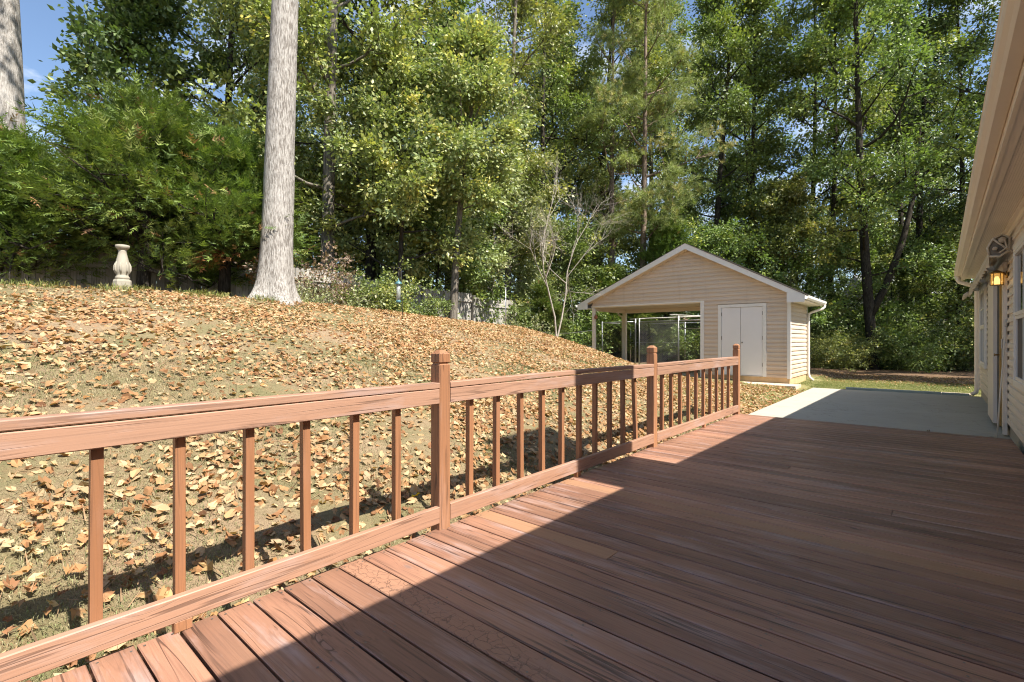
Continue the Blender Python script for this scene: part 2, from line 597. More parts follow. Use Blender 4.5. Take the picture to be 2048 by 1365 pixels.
def m_leaf(name, trans=0.35, rough=0.5, spec=0.35, bright=1.0, sat=1.0):
    t = NT(name)
    a = t.n('Attribute', attribute_name='col')
    r = t.rand()
    hs = t.n('HueSaturation', {'Hue': t.rng(r, 0, 1, 0.49, 0.51), 'Saturation': sat, 'Value': t.rng(r, 0, 1, 0.88 * bright, 1.1 * bright), 'Color': a})
    pb = t.n('BsdfPrincipled', {'Base Color': hs, 'Roughness': rough, 'Specular IOR Level': spec})
    tc = t.mix(1.0, hs, (1.15, 1.25, 0.55), 'MULTIPLY')
    tr = t.n('BsdfTranslucent', {'Color': tc})
    mx = t.n('MixShader', {0: trans, 1: pb, 2: tr})
    t.surf(mx)
    return t.m


M_leaf = m_leaf('broad_leaf', 0.30, 0.46, 0.55, 0.97, 0.86)
M_needle = m_leaf('needle_leaf', 0.22, 0.55, 0.3)
M_litter = m_leaf('dry_leaf', 0.22, 0.7, 0.2)
M_grass = m_leaf('grass_blade', 0.28, 0.6, 0.2)


def m_bark(name, c1, c2, c3, sv=1.0, blotch=0.35):
    t = NT(name)
    p = t.objc()
    f = t.noise(t.scale(p, (16 * sv, 16 * sv, 2.2 * sv)), 1.0, 5, 0.65, 0.4)
    b = t.noise(p, 1.4, 4, 0.6)
    fine = t.noise(t.scale(p, (60, 60, 14)), 1.0, 3, 0.6)
    c = t.mix(t.rng(t.math('ADD', f, t.math('MULTIPLY', t.math('SUBTRACT', t.noise(t.scale(p, (9, 9, 5)), 1.0, 4, 0.7), 0.5), 0.35)), 0.38, 0.58), c3, t.mix(fine, c1, c2))
    c = t.mix(t.rng(b, 0.5, 0.7, 0, blotch), c, tuple(x * 1.25 for x in c2))
    h = t.math('ADD', t.math('MULTIPLY', f, 1.0), t.math('MULTIPLY', fine, 0.3))
    t.pbr(c, 0.9, 0.15, 0, t.bump(h, 0.9, 0.035))
    return t.m


M_bark_pale = m_bark('pale_furrowed_bark', (0.36, 0.335, 0.305), (0.51, 0.48, 0.445), (0.17, 0.15, 0.13), 3.2)
M_bark_grey = m_bark('grey_bark', (0.17, 0.148, 0.12), (0.27, 0.24, 0.20), (0.07, 0.06, 0.047), 2.4)
M_bark_dark = m_bark('dark_bark', (0.045, 0.038, 0.031), (0.08, 0.068, 0.054), (0.02, 0.017, 0.013), 2.4, 0.2)
M_bark_pine = m_bark('pine_bark', (0.20, 0.145, 0.11), (0.30, 0.23, 0.18), (0.09, 0.065, 0.05), 2.0)
M_twig = m_bark('bare_twig_bark', (0.39, 0.35, 0.29), (0.48, 0.44, 0.38), (0.27, 0.23, 0.19), 3.0)


def m_glass():
    t = NT('window_glass')
    t.pbr((0.03, 0.035, 0.04), 0.05, 0.8)
    return t.m


M_glass = m_glass()
t_ = NT('screen_mesh')
t_.pbr((0.10, 0.095, 0.10), 0.7, 0.2)
M_screen = t_.m
t_ = NT('amber_glass')
t_.pbr((0.75, 0.50, 0.18), 0.15, 0.5, 0, None, **{'Transmission Weight': 0.7, 'Emission Color': (1.0, 0.62, 0.18, 1), 'Emission Strength': 0.08})
M_amber = t_.m
t_ = NT('lit_bulb')
t_.pbr((1, 0.85, 0.55), 0.5, 0.2, 0, None, **{'Emission Color': (1.0, 0.80, 0.42, 1), 'Emission Strength': 1.1})
M_bulb = t_.m
t_ = NT('clear_feeder_tube')
t_.pbr((0.55, 0.58, 0.55), 0.15, 0.5, 0, None, **{'Transmission Weight': 0.55})
M_tube = t_.m

# ------------------------------------------------------------------ ground


def axis_grid(lo, hi, fine_lo, fine_hi, fine, grow=1.22):
    a = list(np.arange(fine_lo, fine_hi + 1e-6, fine))
    s = fine
    v = fine_hi
    while v < hi:
        s *= grow
        v += s
        a.append(min(v, hi))
    s = fine
    v = fine_lo
    while v > lo:
        s *= grow
        v -= s
        a.insert(0, max(v, lo))
    return np.array(a)


gx = axis_grid(-600, 600, -14.5, 3.5, 0.14)
gy = axis_grid(-600, 700, -3.0, 21.0, 0.14)
GX, GY = np.meshgrid(gx, gy)
GZ = ground(GX, GY)
lump = 0.026 * np.sin(GX * 2.7 + 1.3 * np.sin(GY * 1.9)) * np.sin(GY * 2.3 + np.sin(GX * 1.3)) + 0.008 * np.sin(GX * 9.1 + GY * 4.0) * np.sin(GY * 8.3 - GX * 3.1)
GZ = GZ + np.where(GX < -2.7, lump, 0.0)
nx_, ny_ = len(gx), len(gy)
idx = np.arange(nx_ * ny_).reshape(ny_, nx_)
Q = np.stack([idx[:-1, :-1], idx[:-1, 1:], idx[1:, 1:], idx[1:, :-1]], -1).reshape(-1, 4)
T = np.concatenate([Q[:, [0, 1, 2]], Q[:, [0, 2, 3]]])
gm_ = tri_mesh('lawn', np.stack([GX, GY, GZ], -1).reshape(-1, 3), T, None, M_lawn, True)
tag(link('lawn', gm_), kind='structure')

# patio slab
mb = MB()
for ya_, yb_ in ((8.40, 11.985), (11.995, 15.55)):
    mb.prism([(-2.45, -0.30), (0.95, -0.30), (0.95, -0.125), (-2.44, -0.12), (-2.45, -0.13)], ya_, yb_, 'y')
tag(mb.build('patio', M_conc), kind='structure')
# worn sandy strip in front of the shed door and beyond the patio
mb = MB()
mb.box(-6.3, -2.7, 14.62, 15.36, -0.25, -0.035)
tag(mb.build('path', M_sand), kind='structure')
mb = MB()
mb.box(-1.1, 0.75, 15.62, 16.6, -0.30, -0.135)
tag(mb.build('path', M_sand), kind='structure')

# ------------------------------------------------------------------ deck
deck = empty('wooden_deck', (-0.8, 4.0, 0), 0, 'low deck of weathered red brown boards beside the house', 'deck')
PITCH = 0.1437
DX0, DX1 = -2.37, 0.74


def plank(x0, x1, k, mat):
    y0 = 0.334 + PITCH * k + 0.0025
    w = PITCH - 0.0085 - rnd.uniform(0, 0.003)
    cx, cy = (x0 + x1) / 2, y0 + w / 2
    b = 0.004
    h = w / 2
    cup = rnd.uniform(-0.0006, 0.0018)
    prof = [(-h, -0.034), (h, -0.034), (h, -b), (h - b, 0), (h * 0.4, -cup), (-h * 0.4, -cup), (-h + b, 0), (-h, -b)]
    m = MB().prism(prof, -(x1 - x0) / 2, (x1 - x0) / 2, 'x')
    o = m.build('plank', mat, deck)
    o.location = (cx + 0.8, cy - 4.0, rnd.uniform(-0.0018, 0.0008))
    o.rotation_euler = (rnd.uniform(-0.006, 0.006), rnd.uniform(-0.0004, 0.0004), rnd.uniform(-0.0006, 0.0006))
    return o


joints = {14: -1.34, 27: -0.2, 33: -1.0, 38: 0.1, 44: -0.6, 49: -1.5, 3: -0.75}
for k in range(-12, 56):
    e0 = DX0 + rnd.uniform(-0.006, 0.006)
    xe = DX1
    if k == 14:
        plank(e0, -1.3415, k, M_deck_tan)['label'] = 'short smooth tan board ending in a butt joint'
        plank(-1.3375, xe, k, M_deck)
    elif k == 21:
        plank(e0, xe, k, M_deck_tan)['label'] = 'long smooth lighter tan board'
    elif k == 7:
        plank(e0, xe, k, M_deck_crk)['label'] = 'board with crackled paint'
    elif k in joints:
        plank(e0, joints[k] - 0.002, k, M_deck)
        plank(joints[k] + 0.002, xe, k, M_deck)
    else:
        plank(e0, xe, k, M_deck)
mb = MB()
mb.box(-2.352 + .8, -2.314 + .8, -1.4 - 4, 8.36 - 4, -0.17, -0.036)
mb.box(-2.31 + .8, 0.72 + .8, 8.325 - 4, 8.363 - 4, -0.17, -0.036)
for yy in (0.6, 2.2, 3.8, 5.4, 7.0):
    pass
mb.build('rim_joist', M_rail, deck)
mb = MB()
for xj in (-1.7, -1.1, -0.5, 0.1, 0.6):
    mb.box(xj + .8 - .019, xj + .8 + .019, -1.4 - 4, 8.32 - 4, -0.17, -0.036)
mb.build('joist', M_rail, deck)

mb = MB()
for k in range(0, 56):
    for xj in (-2.333, -1.7, -1.1, -0.5, 0.1, 0.6):
        for q in (.022, .115):
            cx, cy = xj + .8 + rnd.uniform(-.008, .008), .334 + PITCH * k + q + rnd.uniform(-.005, .005) - 4.0
            ring = [(cx + .0052 * math.cos(a * math.pi / 3), cy + .0052 * math.sin(a * math.pi / 3), .0012) for a in range(6)]
            mb.add(ring, [(0, 1, 2, 3, 4, 5)])
tag(mb.build('screw_head', M_hinge, deck), kind='stuff')

# ------------------------------------------------------------------ railing
rail = empty('deck_railing', (-2.37, 4.0, 0), 0, 'red brown wooden railing with square balusters along the deck edge', 'railing')
RX, RY = 2.37, -4.0          # local shift
XF = -2.33                   # face of posts and rails towards the deck
PW = 0.089
posts_y = [-1.08, 2.05, 5.165, 8.31]


def post(yc):
    m = MB()
    x0, x1 = XF - PW + RX, XF + RX
    y0, y1 = yc - PW / 2 + RY, yc + PW / 2 + RY
    b = 0.004
    zb = gz(XF, yc) - 0.1
    xc, ycl = (x0 + x1) / 2, (y0 + y1) / 2
    h = PW / 2

    def ring(hh, z, bb):
        return [(xc - hh + bb, ycl - hh, z), (xc + hh - bb, ycl - hh, z), (xc + hh, ycl - hh + bb, z), (xc + hh, ycl + hh - bb, z),
                (xc + hh - bb, ycl + hh, z), (xc - hh + bb, ycl + hh, z), (xc - hh, ycl + hh - bb, z), (xc - hh, ycl - hh + bb, z)]
    levels = [(h, zb, b), (h, 1.040, b), (h - 0.008, 1.046, b), (h - 0.008, 1.053, b), (h, 1.059, b), (h, 1.110, b), (h - 0.026, 1.136, b)]
    vs = []
    for hh, z, bb in levels:
        vs += ring(hh, z, bb)
    fs = []
    for k in range(len(levels) - 1):
        for s in range(8):
            s2 = (s + 1) % 8
            fs.append((k * 8 + s, k * 8 + s2, (k + 1) * 8 + s2, (k + 1) * 8 + s))
    fs.append(tuple(range(7, -1, -1)))
    fs.append(tuple((len(levels) - 1) * 8 + s for s in range(8)))
    m.add(vs, fs)
    return m.build('post', M_post, rail)


for py in posts_y:
    post(py)


def beam(name, x0, x1, ya, yb, z0, z1, mat, bow=0.0, sag=0.0, segs=8, b=0.004):
    """rail piece along Y with slight bow; ya..yb in world"""
    m = MB()
    vs, fs = [], []
    prof = [(x0 + b, z0), (x1 - b, z0), (x1, z0 + b), (x1, z1 - b), (x1 - b, z1), (x0 + b, z1), (x0, z1 - b), (x0, z0 + b)]
    for k in range(segs + 1):
        t = k / segs
        dz = bow * math.sin(math.pi * t) + sag * t
        for px_, pz in prof:
            vs.append((px_ + RX, ya + (yb - ya) * t + RY, pz + dz))
    n = 8
    for k in range(segs):
        for s in range(n):
            s2 = (s + 1) % n
            fs.append((k * n + s2, k * n + s, (k + 1) * n + s, (k + 1) * n + s2))
    fs.append(tuple(range(n)))
    fs.append(tuple(segs * n + s for s in range(n - 1, -1, -1)))
    m.add(vs, fs)
    return m.build(name, mat, rail)


def span(i, cap_bow, end=None):
    ya = posts_y[i] + PW / 2 + 0.001
    yb = posts_y[i + 1] - PW / 2 - 0.001
    beam('rail_cap', XF - 0.072, XF + 0.0015, ya, yb, 0.893, 0.930, M_rail, cap_bow)
    beam('top_rail', XF - 0.038, XF, ya + 0.001, yb - 0.001, 0.797, 0.8905, M_rail)
    beam('bottom_rail', XF - 0.038, XF, ya, yb, 0.046, 0.150, M_rail, -0.004)


span(0, 0.002)
span(1, 0.006)
span(2, 0.004)
bal_y = [-0.74, -0.47, -0.19, 0.085, 0.358, 0.90, 1.17, 1.444, 1.72,
         2.32, 2.59, 2.863, 3.136, 3.411, 3.684, 3.958, 4.231, 4.505, 4.775,
         5.46, 5.73, 6.005, 6.28, 6.555, 6.83, 7.105, 7.38, 7.655, 7.93]
lean = {4.775: 0.035, 4.505: 0.006, 7.93: -0.015}
for y in bal_y:
    m = MB()
    lx = lean.get(y, rnd.uniform(-0.004, 0.004))
    s = 0.019
    xc = XF - 0.0385 - s + RX
    vs = []
    for z, dy in ((0.03, -lx * .6), (0.885, lx)):
        for a, b in ((-s, -s), (s, -s), (s, s), (-s, s)):
            vs.append((xc + a, y + RY + b - dy, z))
    m.add(vs, [(0, 3, 2, 1), (4, 5, 6, 7), (0, 1, 5, 4), (1, 2, 6, 5), (2, 3, 7, 6), (3, 0, 4, 7)])
    m.build('baluster', M_bal, rail)
for y, full in ((0.627, True), (3.60, False), (6.75, False)):
    m = MB()
    if full:
        m.bevbox(XF - 0.0765 + RX, XF - 0.0385 + RX, y - .019 + RY, y + .019 + RY, 0.03, 0.885, .002)
        m.build('baluster', M_bal, rail)
        m = MB()
    m.bevbox(XF - 0.036 + RX, XF - 0.001 + RX, y - .032 + RY, y + .032 + RY, -0.001, 0.0445, .003)
    m.build('support_block', M_post, rail)

# ------------------------------------------------------------------ house on the right
HY = 8.37
house = empty('house', (0.80, HY, 0), -0.0141, 'beige sided house with deep soffit along the right side', 'house')


def hloc(x, y, z):
    return house.matrix_basis @ Vector((x, y, z))


H0, H1 = -11.0, 7.62
mb = MB()
mb.box(0.016, 9.0, H0, H1 - 0.014, -0.3, 2.70)
mb.build('wall', M_sid_house, house)
mb = MB()
mb.box(0.010, 0.0155, H0, H1 - 0.012, -0.35, 0.06)
mb.build('foundation', M_conc, house)
CH = 0.1135
for k in range(23):
    z0 = 0.07 + k * CH
    mb = MB()
    mb.prism([(0.0155, z0), (-0.022, z0), (-0.023, z0 + 0.004), (-0.016, z0 + CH * .52), (-0.005, z0 + CH * .62), (-0.001, z0 + CH + 0.004), (0.0155, z0 + CH + 0.004)], H0, H1, 'y')
    o = mb.build('siding_plank', M_sid_house, house)
    mb = MB()
    mb.prism([(H1 - 0.014, z0), (H1 + 0.014, z0), (H1 + 0.002, z0 + CH + 0.004), (H1 - 0.014, z0 + CH + 0.004)], 0.07, 9.0, 'x')
    mb.build('siding_plank', M_sid_house, house)
mb = MB()
mb.box(-0.030, 0.07, H1 - 0.07, H1 + 0.02, 0.02, 2.68)
mb.build('corner_trim', M_cream, house)
# soffit, one panel after the other
y = H0
pw = 0.305
msf = MB().box(-0.318, -0.002, 0.0015, pw - 0.0015, -0.012, 0.0).mesh('soffit_panel')
msf.materials.append(M_soffit)
while y < H1 + 0.2:
    o = link('soffit_panel', msf, house, (0, y, 2.702))
    y += pw
mb = MB()
mb.prism([(-0.002, 2.688), (-0.055, 2.688), (-0.055, 2.672), (-0.018, 2.66), (-0.018, 2.61), (-0.002, 2.61)], H0, H1, 'y')
mb.build('frieze_trim', M_cream, house)
mb = MB()
mb.box(-0.345, -0.32, H0, H1 + 0.3, 2.665, 2.86)
mb.build('fascia', M_cream, house)
mb = MB()
mb.box(-0.319, -0.262, H0, H1 - 2.3, 2.676, 2.6895)
mb.build('soffit_channel', M_cream, house)
mb = MB()
mb.add([(-0.319, H1 - 2.28, 2.676), (-0.262, H1 - 2.28, 2.676), (-0.262, H1 - 2.28, 2.688), (-0.319, H1 - 2.28, 2.688),
        (-0.330, H1 + .2, 2.648), (-0.268, H1 + .2, 2.655), (-0.268, H1 + .2, 2.667), (-0.330, H1 + .2, 2.66)],
       [(0, 1, 2, 3), (4, 7, 6, 5), (0, 4, 5, 1), (1, 5, 6, 2), (2, 6, 7, 3), (3, 7, 4, 0)])
mb.build('soffit_channel', M_cream, house)
# gutter
mb = MB()
gp = [(-0.346, 2.855), (-0.346, 2.745), (-0.352, 2.740), (-0.415, 2.740), (-0.430, 2.765), (-0.452, 2.785), (-0.460, 2.805), (-0.460, 2.848), (-0.466, 2.855), (-0.456, 2.858), (-0.452, 2.80), (-0.425, 2.77), (-0.41, 2.747), (-0.352, 2.747), (-0.350, 2.855)]
mb.prism(gp, H0, H1 + 0.30, 'y')
mb.box(-0.458, -0.347, H1 + 0.298, H1 + 0.303, 2.742, 2.853)
mb.build('gutter', M_cream, house)
mb = MB()
yd = H1 + 0.06
pth = [(-0.40, yd, 2.75), (-0.40, yd, 2.66), (-0.375, yd, 2.605), (-0.14, yd, 2.50), (-0.075, yd, 2.44), (-0.062, yd, 2.36), (-0.062, yd, 0.02), (-0.08, yd, -0.06), (-0.16, yd, -0.12)]
mb.tube(pth, 0.046, 8)
mb.build('downspout', M_cream, house)
# roof and chimney
mb = MB()
mb.prism([(-0.44, 2.862), (-0.44, 2.885), (4.5, 4.96), (9.44, 2.885), (9.44, 2.862), (4.5, 4.93)], H0 - .3, H1 + 0.3, 'y')
roof = mb.build('roof', M_shingle, house)
mb = MB()
mb.box(0.10, 0.90, -4.79, -3.77, 2.7, 5.70)
chim = mb.build('chimney', M_sid_house, roof)
mb = MB()
mb.box(0.06, 0.94, -4.83, -3.73, 5.702, 5.78)
mb.build('chimney_cap', M_dark, roof)


def window(y0, y1, z0, z1, cols, rows, xw=-0.02, screen=False):
    f = MB()
    w = 0.07
    d0, d1 = -0.052, -0.017
    f.box(d0, d1, y0, y1, z1 - w, z1)
    f.box(d0, d1, y0, y1, z0, z0 + w)
    f.box(d0, d1, y0, y0 + w, z0 + w, z1 - w)
    f.box(d0, d1, y1 - w, y1, z0 + w, z1 - w)
    fr = f.build('window', M_white, house)
    zm = (z0 + z1) / 2
    s = MB()
    for a, b in ((z0 + w, zm - 0.001), (zm + 0.001, z1 - w)):
        xo = d0 + 0.012 if a < zm - .1 else d0 + 0.004
        s.box(xo, d1, y0 + w, y1 - w, a, a + .04)
        s.box(xo, d1, y0 + w, y1 - w, b - .04, b)
        s.box(xo, d1, y0 + w, y0 + w + .04, a + .04, b - .04)
        s.box(xo, d1, y1 - w - .04, y1 - w, a + .04, b - .04)
    s.build('sash', M_white, fr)
    mu = MB()
    for c in range(1, cols):
        yy = y0 + w + (y1 - y0 - 2 * w) * c / cols
        mu.box(d0 + .018, d1 - .004, yy - .011, yy + .011, z0 + w, z1 - w)
    for r in range(1, rows):
        zz = zm + (z1 - w - zm) * r / rows
        mu.box(d0 + .0185, d1 - .0045, y0 + w, y1 - w, zz - .011, zz + .011)
    mu.build('muntin', M_white, fr)
    MB().box(d1 - .006, d1 - .001, y0 + w, y1 - w, zm, z1 - w).build('pane', M_glass, fr)
    MB().box(d1 - .006, d1 - .001, y0 + w, y1 - w, z0 + w, zm - .001).build('pane', M_screen if screen else M_glass, fr)
    return fr


window(5.15, 6.95, 0.62, 2.33, 3, 2)
window(-2.2, -0.10, 0.66, 2.30, 3, 1, screen=True)
# back door: white storm door standing a little proud, brass-edged gap with its shade as a dark strip
df = MB()
df.box(-0.060, -0.017, 3.06, 3.15, -0.10, 2.16)
df.box(-0.060, -0.017, 1.05, 1.16, -0.10, 2.16)
df.box(-0.060, -0.017, 1.05, 3.15, 2.162, 2.26)
door = df.build('door', M_cream, house)
MB().box(-0.105, -0.0605, 1.95, 3.12, -0.06, 2.14).build('storm_door', M_cream, door)
MB().box(-0.036, -0.018, 1.165, 3.055, -0.06, 2.155).build('door_leaf', M_cream, door)
MB().box(-0.058, -0.037, 1.60, 1.66, -0.05, 2.15).build('brass_edge', M_brass, door)
MB().box(-0.0575, -0.0375, 1.68, 1.92, -0.05, 2.15).build('gap_shade_strip', M_dark, door)  # solid dark strip stands in for the shade inside the gap
MB().tube([(-0.06, 1.63, 0.98), (-0.10, 1.63, 0.98), (-0.115, 1.63, 0.98)], [.012, .012, .028], 8).build('handle', M_brass, door)
mb = MB()
mb.bevbox(-0.075, -0.0605, 1.07, 1.15, 1.08, 1.21, .004)
mb.tube([(-0.062, 1.11, 1.08), (-0.062, 1.11, 0.85)], .008, 6)
mb.build('outlet_box', M_plast, house)

# wall lantern
lan = empty('wall_lantern', hloc(-0.012, 1.02, 2.04), -0.0141, 'lit amber wall lantern beside the back door', 'lamp')
mb = MB().tube([(-0.004, 0, .05), (-0.022, 0, .05)], [.055, .05], 14)
mb.tube([(-0.02, 0, .05), (-0.05, 0, .07), (-0.085, 0, .085)], .014, 8)
mb.build('bracket', M_brass, lan)
mb = MB()
mb.lathe([(.015, .115), (.03, .105), (.075, .082), (.078, .070), (.070, .066)], 12, (-.11, 0, 0))
mb.lathe([(.065, -.094), (.065, -.084)], 12, (-.11, 0, 0))
for k in range(6):
    a = k * math.pi / 3
    mb.tube([(-.11 + .066 * math.cos(a), .066 * math.sin(a), -.09), (-.11 + .068 * math.cos(a), .068 * math.sin(a), .07)], .0045, 4)
mb.build('frame', M_brass, lan)
MB().lathe([(.058, -.083), (.061, .064)], 12, (-.11, 0, 0)).build('shade', M_amber, lan)
MB().lathe([(.004, -.075), (.026, -.06), (.03, -.035), (.018, -.005), (.01, .02)], 12, (-.11, 0, 0)).build('bulb', M_bulb, lan)

# folded awning under the soffit
aw = empty('folded_awning', hloc(0.02, 0.42, -0.10), -0.0141, 'folded beige retractable awning hanging under the soffit', 'awning')
A1 = 6.6
MB().box(-.075, -.03, 0.12, A1, 2.44, 2.50).build('support_bar', M_awn, aw)
mb = MB()
mb.tube([(-.13, .12, 2.565), (-.13, A1, 2.565)], .05, 10)
mb.build('rolled_canvas', M_fabric, aw)
mb = MB()
mb.prism([(-.235, 2.40), (-.20, 2.385), (-.185, 2.43), (-.20, 2.475), (-.24, 2.47)], 0.10, A1, 'y')
mb.build('front_bar', M_awn, aw)
mb = MB()
vp = []
nv = 46
for k in range(nv + 1):
    yy = .14 + (A1 - .2) * k / nv
    wv = .012 * math.sin(k * 2.1)
    for z, dx in ((2.40, 0), (2.335, wv), (2.285 - .02 * abs(math.sin(k * 1.3)), wv * 1.6)):
        vp.append((-.243 + dx, yy, z))
fq = []
for k in range(nv):
    for j in range(2):
        fq.append((k * 3 + j, k * 3 + j + 1, (k + 1) * 3 + j + 1, (k + 1) * 3 + j))
mb.add(vp, fq, True)
mb.build('valance', M_fabric, aw)
for yb in (0.02, 2.2, 4.4, A1 - 0.05):
    mb = MB()
    mb.box(-.17, -.0175, yb, yb + .05, 2.42, 2.61)
    mb.box(-.22, -.02, yb + .055, yb + .075, 2.46, 2.54)
    mb.build('bracket', M_awn, aw)
for yb, sgn in ((0.16, 1), (A1 - .2, -1)):
    mb = MB()
    mb.tube([(-.10, yb, 2.49), (-.16, yb + sgn * 1.2, 2.47), (-.17, yb + sgn * 1.25, 2.47)], .022, 6)
    mb.tube([(-.17, yb + sgn * 1.25, 2.445), (-.20, yb + sgn * .1, 2.43)], .02, 6)
    mb.tube([(-.16, yb + sgn * 1.25, 2.41), (-.16, yb + sgn * 1.25, 2.51)], .034, 8)
    mb.build('folding_arm', M_awn, aw)
mb = MB()
lp = [(-.245, 2.38), (-.15, 2.37), (-.07, 2.44), (-.06, 2.60), (-.13, 2.65), (-.215, 2.60), (-.265, 2.49)]
mb.prism(lp, 0.02, 0.03, 'y')
mb.build('end_shade_plate', M_hinge, aw)  # dark plate stands in for the shade in the hollow awning end
mb = MB()
mb.tube([(p, 0.0, q) for p, q in lp] + [(lp[0][0], 0.0, lp[0][1])], .014, 6)
mb.tube([(-.07, -.01, 2.44), (-.215, -.01, 2.60)], .012, 6)
mb.build('end_frame', M_awn, aw)
mb = MB()
mb.tube([(-.13, -.05, 2.575), (-.13, .02, 2.575)], .036, 10)
mb.tube([(-.195, -.04, 2.47), (-.195, .02, 2.47)], .026, 8)
mb.tube([(-.11, -.045, 2.575), (-.09, -.05, 2.47), (-.16, -.045, 2.41)], .010, 6)
mb.build('crank_gear', M_fabric, aw)
mb = MB()
mb.tube([(-.24, A1 + .02, 2.38), (-.30, A1 + .1, 2.33), (-.34, A1 + .16, 2.24)], [.05, .045, .02], 7)
mb.build('loose_canvas', M_fabric, aw)

# long pole leaning against the wall by the door
pole = empty('pole', hloc(-0.13, 0.85, -0.12), 0, 'thin pale pole leaning against the house wall', 'pole')
MB().tube([(0, 0, 0.0), (0.035, .06, .6), (0.10, .17, 1.49)], [.009, .009, .008], 8).build('shaft', M_pole, pole)
MB().tube([(0.10, .17, 1.49), (0.108, .185, 1.60)], .012, 8).build('grip', M_plast, pole)

# ------------------------------------------------------------------ shed
SX, SY = -2.99, 15.385
shed = empty('shed', (SX, SY, 0), 0, 'beige sided shed with white double doors and open carport bay', 'shed')
SW, SD = 6.41, 2.45                    # width towards -X, depth towards +Y
APX, APZ = -2.85, 4.24                 # roof apex (outer top at rake)
EL, ER = (-6.84, 2.50), (0.42, 2.43)   # eave ends, outer top edge
OV = 0.30
ZB = 0.12
OPX = -2.42                            # right edge of the open bay
HDR = 2.40


def roof_z(x):
    if x < APX:
        return EL[1] + (APZ - EL[1]) * (x - EL[0]) / (APX - EL[0])
    return APZ + (ER[1] - APZ) * (x - APX) / (ER[0] - APX)


RT_ = 0.17    # rake board depth
# foundation
mb = MB()
mb.box(OPX, 0.0, 0.012, SD, -0.4, ZB)
mb.build('foundation', M_found, shed)
mb = MB()
mb.box(-SW, OPX - 0.002, 0.0, SD, -0.6, 0.06)
mb.build('floor_slab', M_conc, shed)
# wall bodies behind the siding
mb = MB()
mb.box(OPX + .003, -0.003, 0.014, SD - .02, ZB + .002, 2.42)
mb.build('wall', M_sid_shed, shed)
mb = MB()
gz_ = roof_z
mb.prism([(-SW, HDR + .022), (-0.002, HDR + .022), (-0.002, gz_(0) - RT_), (APX, APZ - RT_), (-SW, gz_(-SW) - RT_)], 0.015, 0.10, 'y')
mb.build('gable_wall', M_sid_shed, shed)
SH = 0.127
k = 0
z0 = ZB + 0.004
DX0_, DX1_ = -1.93, -0.585          # door casing outside
while z0 < APZ - RT_ - 0.02:
    z1 = z0 + SH
    zt = z1 + 0.003
    rngs = []
    # horizontal extent allowed by the roof at top and bottom of the course

    def ext(z):
        lo, hi = -SW, 0.0
        zz = z + RT_ - 0.01
        if zz > roof_z(lo):
            lo = EL[0] + (zz - EL[1]) / (APZ - EL[1]) * (APX - EL[0])
        if zz > roof_z(hi):
            hi = APX + (zz - APZ) / (ER[1] - APZ) * (ER[0] - APX)
        return lo, hi
    l0, h0 = ext(z0)
    l1, h1 = ext(zt)
    if h0 - l0 < 0.15:
        break
    if l1 > h1:
        l1 = h1 = (l0 + h0) / 2
    if z1 < HDR + 0.02:
        if z0 < 2.18:
            rngs = [(OPX + .06, OPX + .06, DX0_, DX0_), (DX1_, DX1_, -0.05, -0.05)]
        else:
            rngs = [(OPX + .06, OPX + .06, -0.05, -0.05)]
    else:
        rngs = [(l0, l1, h0 if h0 < -.06 else -0.05, h1 if h1 < -.06 else -0.05)]
    for a0, a1, b0, b1 in rngs:
        mb = MB()
        yb = 0.0135
        mid = z0 + SH * .5
        tm = 0.5
        am, bm = a0 + (a1 - a0) * tm, b0 + (b1 - b0) * tm
        P = []
        for (xa, xb, yy, zz) in ((a0, b0, yb, z0), (a0, b0, -.028, z0), (am, bm, -.022, mid), (am, bm, -.004, mid + .012), (a1, b1, 0.001, zt), (a1, b1, yb, zt)):
            P += [(xa, yy, zz), (xb, yy, zz)]
        n = 6
        fs = [(2 * i, 2 * i + 1, 2 * ((i + 1) % n) + 1, 2 * ((i + 1) % n)) for i in range(n)]
        fs += [tuple(2 * i for i in range(n - 1, -1, -1)), tuple(2 * i + 1 for i in range(n))]
        mb.add(P, [tuple(reversed(q)) for q in fs])
        mb.build('siding_plank', M_sid_shed, shed)
    if z1 < 2.38:
        mb = MB()
        mb.prism([(-0.002, z0), (0.024, z0), (0.019, z0 + SH * .5), (0.004, z0 + SH * .5 + .012), (0.0, zt), (-0.002, zt)], 0.06, SD - 0.05, 'y')
        mb.build('siding_plank', M_sid_shed, shed)
    z0 = z1
# corner trims and opening trim
mb = MB()
mb.box(-0.052, 0.032, -0.032, -0.0005, ZB - .02, 2.30)
mb.box(0.0005, 0.033, -0.0003, 0.062, ZB - .02, 2.30)
mb.build('corner_trim', M_white, shed)
MB().box(0.0005, 0.032, SD - 0.055, SD, ZB - .02, 2.30).build('corner_trim', M_white, shed)
mb = MB()
mb.box(OPX - 0.045, OPX + 0.062, -0.034, 0.0, 0.02, HDR + .02)
mb.box(OPX - 0.046, OPX - 0.001, 0.001, 0.16, 0.02, HDR - .06)
mb.build('opening_trim', M_white, shed)
mb = MB()
mb.box(-SW - .02, OPX - 0.047, -0.034, 0.0, HDR - .012, HDR + .022)
mb.build('opening_trim', M_white, shed)
